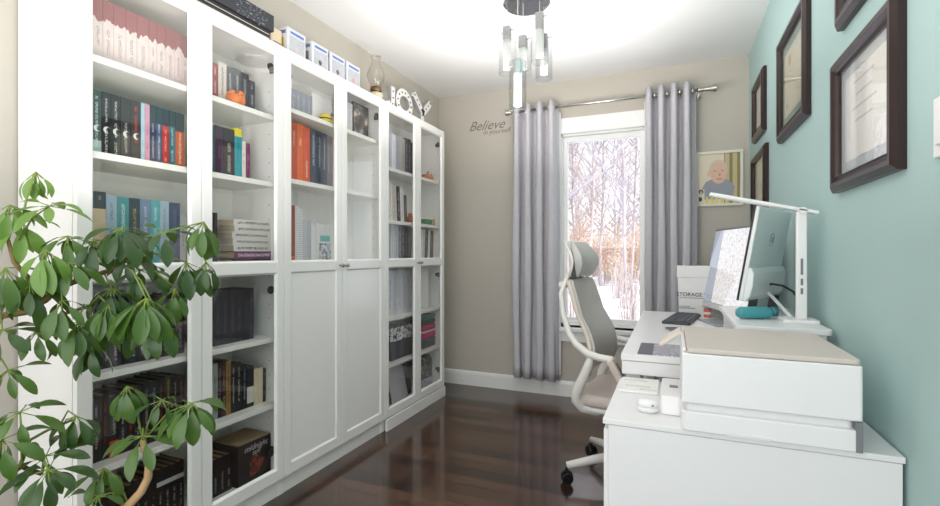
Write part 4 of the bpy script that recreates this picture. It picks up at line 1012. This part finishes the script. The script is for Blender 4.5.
cb(MB().tube([(-.288,0,.90),(-.305,0,.95),(-.315,0,.99)], .018, 10), 'headrest_stem', M['chairwhite'], smooth=True)
cb(MB().box(-.305,-.277,-.17,.17,.925,.955), 'back_crossbar', M['chairwhite'], bevel=.008)

# ------------------------------------------------------------------ plant
t = thing('potted_plant', (-1.40, .56, 0), 'green umbrella plant with drooping leaflets in front of nearest bookcase', 'plant')
F_, YAW, H_ = 479.43, .40238, 1.0935; ss, cc = math.sin(YAW), math.cos(YAW)
def P(px, py, d):
    """a point d metres in front of the camera, read off the photograph"""
    r = (px-470)/F_*d; return Vector((cc*r-ss*d, ss*r+cc*d, H_+(253-py)/F_*d))
potx, poty = -1.43, .56
MB().lathe([(0,0),(.10,0),(.115,.02),(.145,.27),(.152,.275),(.152,.30),(.140,.30),(.135,.26),(0,.26)], (potx,poty,0), 32).build('pot', plain('white_ceramic_pot', (226,224,220), .3), t, smooth=False)
MB().lathe([(0,.27),(.13,.268),(.134,.262)], (potx,poty,0), 20).build('soil', plain('potting_soil', (58,44,34), .95), t)
D0 = 1.235
stems = [
    ([Vector((potx+.03,poty+.03,.26)), Vector((-1.36,.70,.36)), P(128,506,1.27), P(141,492,1.28), P(148,478,1.29), P(149,462,1.29), P(144,448,1.29), P(143,440,1.29)], [.015,.014,.012,.011,.010,.009,.008,.007], 'bark'),
    ([Vector((potx-.03,poty,.26)), Vector((-1.47,.50,.55)), P(-30,360,1.15), P(0,316,1.17), P(25,312,1.19), P(45,300,1.20), P(60,287,1.21), P(85,278,1.23), P(112,270,1.25), P(122,262,1.26)], [.013,.012,.011,.010,.009,.0085,.008,.007,.006,.005], 'bark2'),
    ([P(45,300,1.20), P(30,280,1.18), P(14,262,1.16), P(8,240,1.15)], [.008,.006,.005,.004], 'bark2'),
    ([P(25,312,1.19), P(50,318,1.2), P(70,312,1.21), P(90,306,1.22)], [.006,.005,.004,.004], 'bark2'),
    ([Vector((potx,poty-.02,.26)), Vector((-1.45,.54,.34)), P(-8,470,1.12), P(20,466,1.14), P(42,474,1.15)], [.010,.009,.007,.006,.005], 'bark2'),
    ([P(20,466,1.14), P(30,440,1.16), P(48,430,1.2), P(75,419,1.24)], [.005,.004,.0035,.003], 'petiole'),
]
for pth, rs, mt in stems: MB().tube(pth, rs, 8).build('stem', M[mt], t, smooth=True)
def leaflet(m, base, dirv, L, W, curl, nrm, mi=0):
    """an obovate, folded, drooping leaflet"""
    d = dirv.normalized(); side = d.cross(nrm)
    if side.length < 1e-4: side = Vector((1,0,0))
    side.normalize(); up = side.cross(d).normalized()
    prof = [(0,.04),(.10,.30),(.25,.66),(.42,.93),(.56,1.0),(.72,.88),(.87,.54),(.95,.24),(1.0,.02)]
    vs = []; p = Vector(base); ang = 0; prev = 0
    for a, w_ in prof:
        st = (a-prev)*L; prev = a
        ang += curl*st/L
        dd_ = (d*math.cos(ang) - up*math.sin(ang))
        p = p + dd_*st; nn_ = (up*math.cos(ang) + d*math.sin(ang))
        hw = W*.5*w_
        vs += [p - side*hw + nn_*hw*.22, p - nn_*hw*.06, p + side*hw + nn_*hw*.22]
    fs = []
    for i in range(len(prof)-1):
        a = i*3; fs += [(a,a+1,a+4,a+3),(a+1,a+2,a+5,a+4)]
    m.add(vs, fs, mi)
def cluster(px, py, d, n, L, mat, src, axis=None, droop=.9, spread=(0,2*PI), seed=0, tilt=0.0, wr=.345):
    """palmate leaf: petiole from src to the hub, n leaflets radiating and drooping"""
    r_ = random.Random(seed*13+5); hub = P(px, py, d)
    up = Vector(axis or (.35, -.35, .85)).normalized()
    a = up.cross(Vector((0,0,1)));  a = (a if a.length > .05 else Vector((1,0,0))).normalized(); b2 = up.cross(a)
    if src is not None:
        s0 = P(*src) if len(src) == 3 and not isinstance(src, Vector) else Vector(src)
        mid = (s0+hub)/2 + Vector((0,0,.025))
    pm_ = MB()
    if src is not None: pm_.tube([s0, mid, hub], [.0026,.0022,.0018], 6)
    m = MB()
    for k in range(n):
        w_ = spread[0]+(spread[1]-spread[0])*(k+.5*r_.random())/n
        el = -droop + .8*(r_.random()-.5)
        rad = (a*math.cos(w_)+b2*math.sin(w_))
        dv = rad*math.cos(el) + Vector((0,0,1))*math.sin(el)*.9 + up*.12
        ll = L*(.78+.4*r_.random()); pe = .016+.014*r_.random()
        bs = hub + dv.normalized()*pe
        pm_.tube([hub, bs], [.0014,.0012], 5)
        leaflet(m, bs, dv, ll, ll*wr*(.9+.25*r_.random()), .55+.6*r_.random(), (up+Vector((r_.uniform(-.3,.3),r_.uniform(-.3,.3),.2))).normalized(), 0)
    o = m.build('leaf', M[mat], t, smooth=True)
    pm_.build('petiole', M['petiole'], o, smooth=True)
    return o
cl = [ # px, py, d, n, L, mat, src, droop, axis
    (36,172,1.24,8,.058,'leaf3',(18,240,1.16),1.15,None),
    (10,205,1.16,7,.075,'leaf3',(8,240,1.15),.9,None),
    (22,222,1.18,6,.08,'leaf3',(8,240,1.15),.7,None),
    (50,206,1.20,6,.072,'leaf3',(14,250,1.16),.2,None),
    (46,250,1.15,9,.10,'leaf3',(45,298,1.20),1.0,None),
    (5,268,1.12,8,.09,'leaf',(0,310,1.17),.9,None),
    (2,330,1.12,7,.08,'leaf2',(0,316,1.17),.5,None),
    (120,228,1.22,10,.095,'leaf2',(112,268,1.25),.55,None),
    (132,250,1.27,8,.085,'leaf2',(112,268,1.25),.7,None),
    (95,240,1.22,7,.085,'leaf2',(85,277,1.23),.6,None),
    (146,298,1.20,12,.115,'leaf',(120,264,1.26),.85,None),
    (140,270,1.30,7,.08,'leaf2',(118,264,1.26),.6,None),
    (112,288,1.25,8,.095,'leaf2',(95,276,1.24),.9,None),
    (206,262,1.31,7,.08,'leaf2',(186,240,1.29),1.2,None),
    (204,222,1.30,9,.085,'leaf',(122,262,1.26),.95,None),
    (186,262,1.32,9,.085,'leaf2',(122,262,1.26),1.1,None),
    (78,322,1.20,9,.095,'leaf',(90,306,1.22),.9,None),
    (96,318,1.26,7,.085,'leaf2',(90,306,1.22),1.1,None),
    (128,322,1.30,7,.08,'leaf2',(110,280,1.25),1.1,None),
    (62,300,1.16,6,.075,'leaf',(60,288,1.21),.9,None),
    (38,330,1.18,6,.07,'leaf',(50,318,1.20),.9,None),
    (127,386,1.27,7,.085,'leaf',(143,440,1.29),1.0,None),
    (192,403,1.30,10,.092,'leaf',(144,440,1.29),.75,None),
    (143,436,1.27,9,.085,'leaf',(143,440,1.29),.15,None),
    (76,416,1.22,8,.085,'leaf2',(60,425,1.22),.75,None),
    (20,412,1.14,6,.078,'leaf',(22,460,1.14),.5,None),
    (48,470,1.13,9,.088,'leaf2',(42,474,1.15),.45,None),
    (46,456,1.16,6,.08,'leaf2',(42,474,1.15),.2,None),
    (104,468,1.26,7,.068,'leaf',(128,503,1.27),.8,None),
    (98,496,1.22,8,.068,'leaf',(126,508,1.27),.5,None),
    (2,440,1.10,6,.075,'leaf',(0,468,1.12),.7,None),
    (8,370,1.12,6,.07,'leaf',(-20,345,1.16),.6,None),
    (70,262,1.18,8,.08,'leaf',(75,280,1.22),.7,None),(30,285,1.14,7,.085,'leaf2',(40,300,1.19),.8,None),(108,305,1.22,8,.09,'leaf',(90,306,1.22),.95,None),
    (160,318,1.24,8,.085,'leaf2',(122,262,1.26),1.05,None),(165,232,1.27,6,.075,'leaf2',(122,262,1.26),.3,None),(92,342,1.22,7,.08,'leaf2',(90,306,1.22),1.15,None),(175,288,1.30,7,.075,'leaf',(122,262,1.26),1.1,None),
    (68,236,1.20,7,.075,'leaf',(60,287,1.21),.6,None),(162,400,1.28,5,.07,'leaf2',(143,440,1.29),.5,None),
]
for k, (px, py, d, n_, L, mt, src, dr, ax) in enumerate(cl): cluster(px, py, d, n_+1, L*.93, mt, src, ax, dr, seed=k)

# ------------------------------------------------------------------ outside
n = N('snow'); b_ = n.bsdf(n.mix(n.noise(n.obj(), 1.2, 4, .7), lin((214,222,240)), lin((246,248,252))), .8, 0, .2); n.bump(b_, n.noise(n.obj(), 2.5, 4), .6, .2); M['snow'] = n.m
m = MB(); vs = []; fs = []; NX, NY = 41, 31; r_ = random.Random(3)
for j in range(NY):
    for i in range(NX): vs.append((-26+1.05*i, 4.2+1.6*j, -.45+.35*r_.random()*(1 if j > 1 else 0)+.02*j))
for j in range(NY-1):
    for i in range(NX-1): fs.append((j*NX+i, j*NX+i+1, (j+1)*NX+i+1, (j+1)*NX+i))
m.add(vs, fs); o = structure(m.build('ground', M['snow'], smooth=True))
tb = [plain('tree_bark_grey', (186,178,184), .9, var=.25, scale=6), plain('tree_bark_brown', (184,170,166), .9, var=.25, scale=6)]
def tree_mesh(seed, h, tr):
    r_ = random.Random(seed); m = MB()
    top = Vector((r_.uniform(-.5,.5), r_.uniform(-.3,.3), h)); pth = [Vector((0,0,-.3))]
    for k in range(1,7): pth.append(top*(k/6)+Vector((r_.uniform(-.08,.08), r_.uniform(-.08,.08), 0)))
    m.tube(pth, [tr*(1-.14*k) for k in range(7)], 7)
    for k in range(36):
        u = r_.uniform(.16,.98); p0 = pth[0].lerp(top, u); p0 = pth[min(6,int(u*6))].lerp(pth[min(6,int(u*6)+1)], u*6-int(u*6))
        a = r_.uniform(0,2*PI); ln_ = (1.15-u)*h*.30*r_.uniform(.6,1.2)+.3
        d_ = Vector((math.cos(a), math.sin(a), r_.uniform(.5,1.3))).normalized()
        p1 = p0+d_*ln_*.5+Vector((0,0,.05)); p2 = p0+d_*ln_+Vector((0,0,.12*ln_))
        rr = tr*(1-u)*.38+.007
        m.tube([p0,p1,p2], [rr,rr*.7,rr*.3], 5)
        for q in range(5):
            v_ = r_.uniform(.3,1); s_ = p0.lerp(p2, v_); e = (d_+Vector((r_.uniform(-.9,.9),r_.uniform(-.9,.9),r_.uniform(-.3,.7)))).normalized()
            m.tube([s_, s_+e*ln_*r_.uniform(.25,.5)], [rr*.35+.002,.003], 4)
    return m
protos = []
for k in range(4):
    o = tree_mesh(20+k, [11,9.5,13,10][k], [.06,.045,.075,.05][k]).build('bare_tree', tb[k%2], smooth=True); protos.append(o)
def is_clear(x, y, L): return all((x-a)**2+(y-b2)**2 > .8 for a, b2 in L)
pos_, r_ = [], random.Random(11)
for k in range(34):
    for _ in range(40):
        y = r_.uniform(14,32); x = r_.uniform(-.34,.08)*y - 0.2
        if is_clear(x, y, pos_): break
    pos_.append((x, y))
for k, (x, y) in enumerate(pos_):
    o = protos[k] if k < 4 else copy_tree(protos[k%4])
    o.location = (x, y, -.3); o.rotation_euler = (0,0,r_.uniform(0,6.28)); s_ = r_.uniform(.8,1.15)
    tag(o, 'bare slender tree standing in the snow outside the window', 'tree', 'bare trees outside the window')
lm = [plain('dry_leaf_tan', (212,184,152), .8, var=.25, scale=3), plain('dry_leaf_rust', (198,158,124), .8, var=.25, scale=3), plain('dry_leaf_pale', (226,206,184), .8, var=.2, scale=3)]
def shrub_mesh(seed, h, nl):
    r_ = random.Random(seed); m = MB()
    for k in range(16):
        a = r_.uniform(0,6.28); sp = r_.uniform(.05,.40)
        e = Vector((math.cos(a)*sp*h*.8, math.sin(a)*sp*h*.8, h*r_.uniform(.5,1)))
        m.tube([Vector((math.cos(a)*.06,math.sin(a)*.06,-.2)), e*.5+Vector((0,0,.1*h)), e], [.016,.011,.005], 4, 0)
        for q in range(nl//16):
            u = r_.uniform(.25,1.02); p = e*u+Vector((r_.gauss(0,.14),r_.gauss(0,.14),r_.gauss(0,.12)))*h*.5
            if p.z < .05: continue
            v1 = Vector((r_.uniform(-1,1),r_.uniform(-1,1),r_.uniform(-1,1))).normalized()*.032; v2 = v1.orthogonal().normalized()*.018
            v2.rotate(Matrix.Rotation(r_.uniform(0,6.28),3,v1.normalized()))
            m.add([p-v1,p+v2,p+v1,p-v2], [(0,1,2,3)], 1)
    return m
sp_ = []
for k in range(3): sp_.append(shrub_mesh(50+k, [2.6,3.4,1.8][k], [1100,1400,800][k]).build('leafy_shrub', [tb[1], lm[k]]))
pos2 = []
for k in range(60):
    for _ in range(40):
        y = r_.uniform(17,29); x = r_.uniform(-.33,.05)*y - .2
        if is_clear(x, y, pos2): break
    pos2.append((x, y))
for k, (x, y) in enumerate(pos2):
    kk = 2 if k % 4 == 0 else k % 2
    o = sp_[[0,1,2][k]] if k < 3 else copy_tree(sp_[kk])
    if k == 0: kk = 0
    o.location = (x, y, -.25); o.rotation_euler = (0,0,r_.uniform(0,6.28))
    tag(o, 'bushy shrub with dry tan leaves in the snow outside the window', 'shrub', 'dry leafed shrubs outside the window')

tw = [shrub_mesh(80+k, [1.3,1.0][k], 0).build('bare_shrub', [tb[1], lm[0]]) for k in range(2)]
pos3 = []
for k in range(22):
    for _ in range(60):
        y = r_.uniform(7.5,15); x = r_.uniform(-.33,.05)*y - .2
        if is_clear(x, y, pos3): break
    pos3.append((x, y)); o = tw[k] if k < 2 else copy_tree(tw[k%2])
    o.location = (x, y, -.32); o.rotation_euler = (0,0,r_.uniform(0,6.28))
    tag(o, 'leafless twiggy bush poking out of the snow outside the window', 'shrub', 'twiggy bushes outside the window')

# ------------------------------------------------------------------ light
w = bpy.data.worlds.new('World'); S.world = w; w.use_nodes = True
nt = w.node_tree; nt.nodes.clear(); out = nt.nodes.new('ShaderNodeOutputWorld'); bg = nt.nodes.new('ShaderNodeBackground')
bg.inputs[0].default_value = (.93,.96,1,1); bg.inputs[1].default_value = .85; nt.links.new(bg.outputs[0], out.inputs[0])
sl = bpy.data.lights.new('sun', 'SUN'); sl.energy = 2.4; sl.angle = .01; sl.color = (1,.93,.84)
so = bpy.data.objects.new('sun', sl); C.objects.link(so); so.rotation_euler = Vector((-.75,.35,-.55)).to_track_quat('-Z','Y').to_euler()

def area(name, loc, target, sx, sy, power, col):
    l = bpy.data.lights.new(name, 'AREA'); l.shape = 'RECTANGLE'; l.size = sx; l.size_y = sy; l.energy = power; l.color = col
    o = bpy.data.objects.new(name, l); C.objects.link(o); o.location = loc
    o.rotation_euler = (Vector(target)-Vector(loc)).to_track_quat('-Z','Y').to_euler()
area('rear_fill', (-.72,-.95,1.35), (-.72,3,1.5), 2.2, 2.1, 8, (1,.98,.95))  # added fill lamp behind the camera, not a real window
area('ceiling_bounce_fill', (-.72,.55,1.25), (-.72,.75,2.41), 1.1, 1.1, 13, (1,.97,.93))  # added fill hanging in mid-air without a fixture, bounced off the ceiling
area('far_ceiling_fill', (cx,cy+.05,1.70), (cx,cy+.07,2.41), 0.8, .8, 9, (1,.965,.92))  # added upward fill under the pendants, which are unlit themselves

# ------------------------------------------------------------------ camera
cam = bpy.data.cameras.new('camera'); cam.sensor_width = 36; cam.lens = 479.43/940*36; cam.clip_start = .02; cam.clip_end = 200
co = bpy.data.objects.new('camera', cam); C.objects.link(co); co.location = (0,0,1.0935); co.rotation_euler = (PI/2, 0, YAW)
S.camera = co
S.view_settings.view_transform = 'Standard'; S.view_settings.look = 'None'; S.view_settings.gamma = 1; S.view_settings.use_curve_mapping = False
S.view_settings.exposure = 1.04
S.cycles.max_bounces = 12; S.cycles.diffuse_bounces = 6; S.cycles.glossy_bounces = 6; S.cycles.transparent_max_bounces = 24; S.cycles.transmission_bounces = 8
S.cycles.sample_clamp_indirect = 6; S.cycles.use_denoising = True
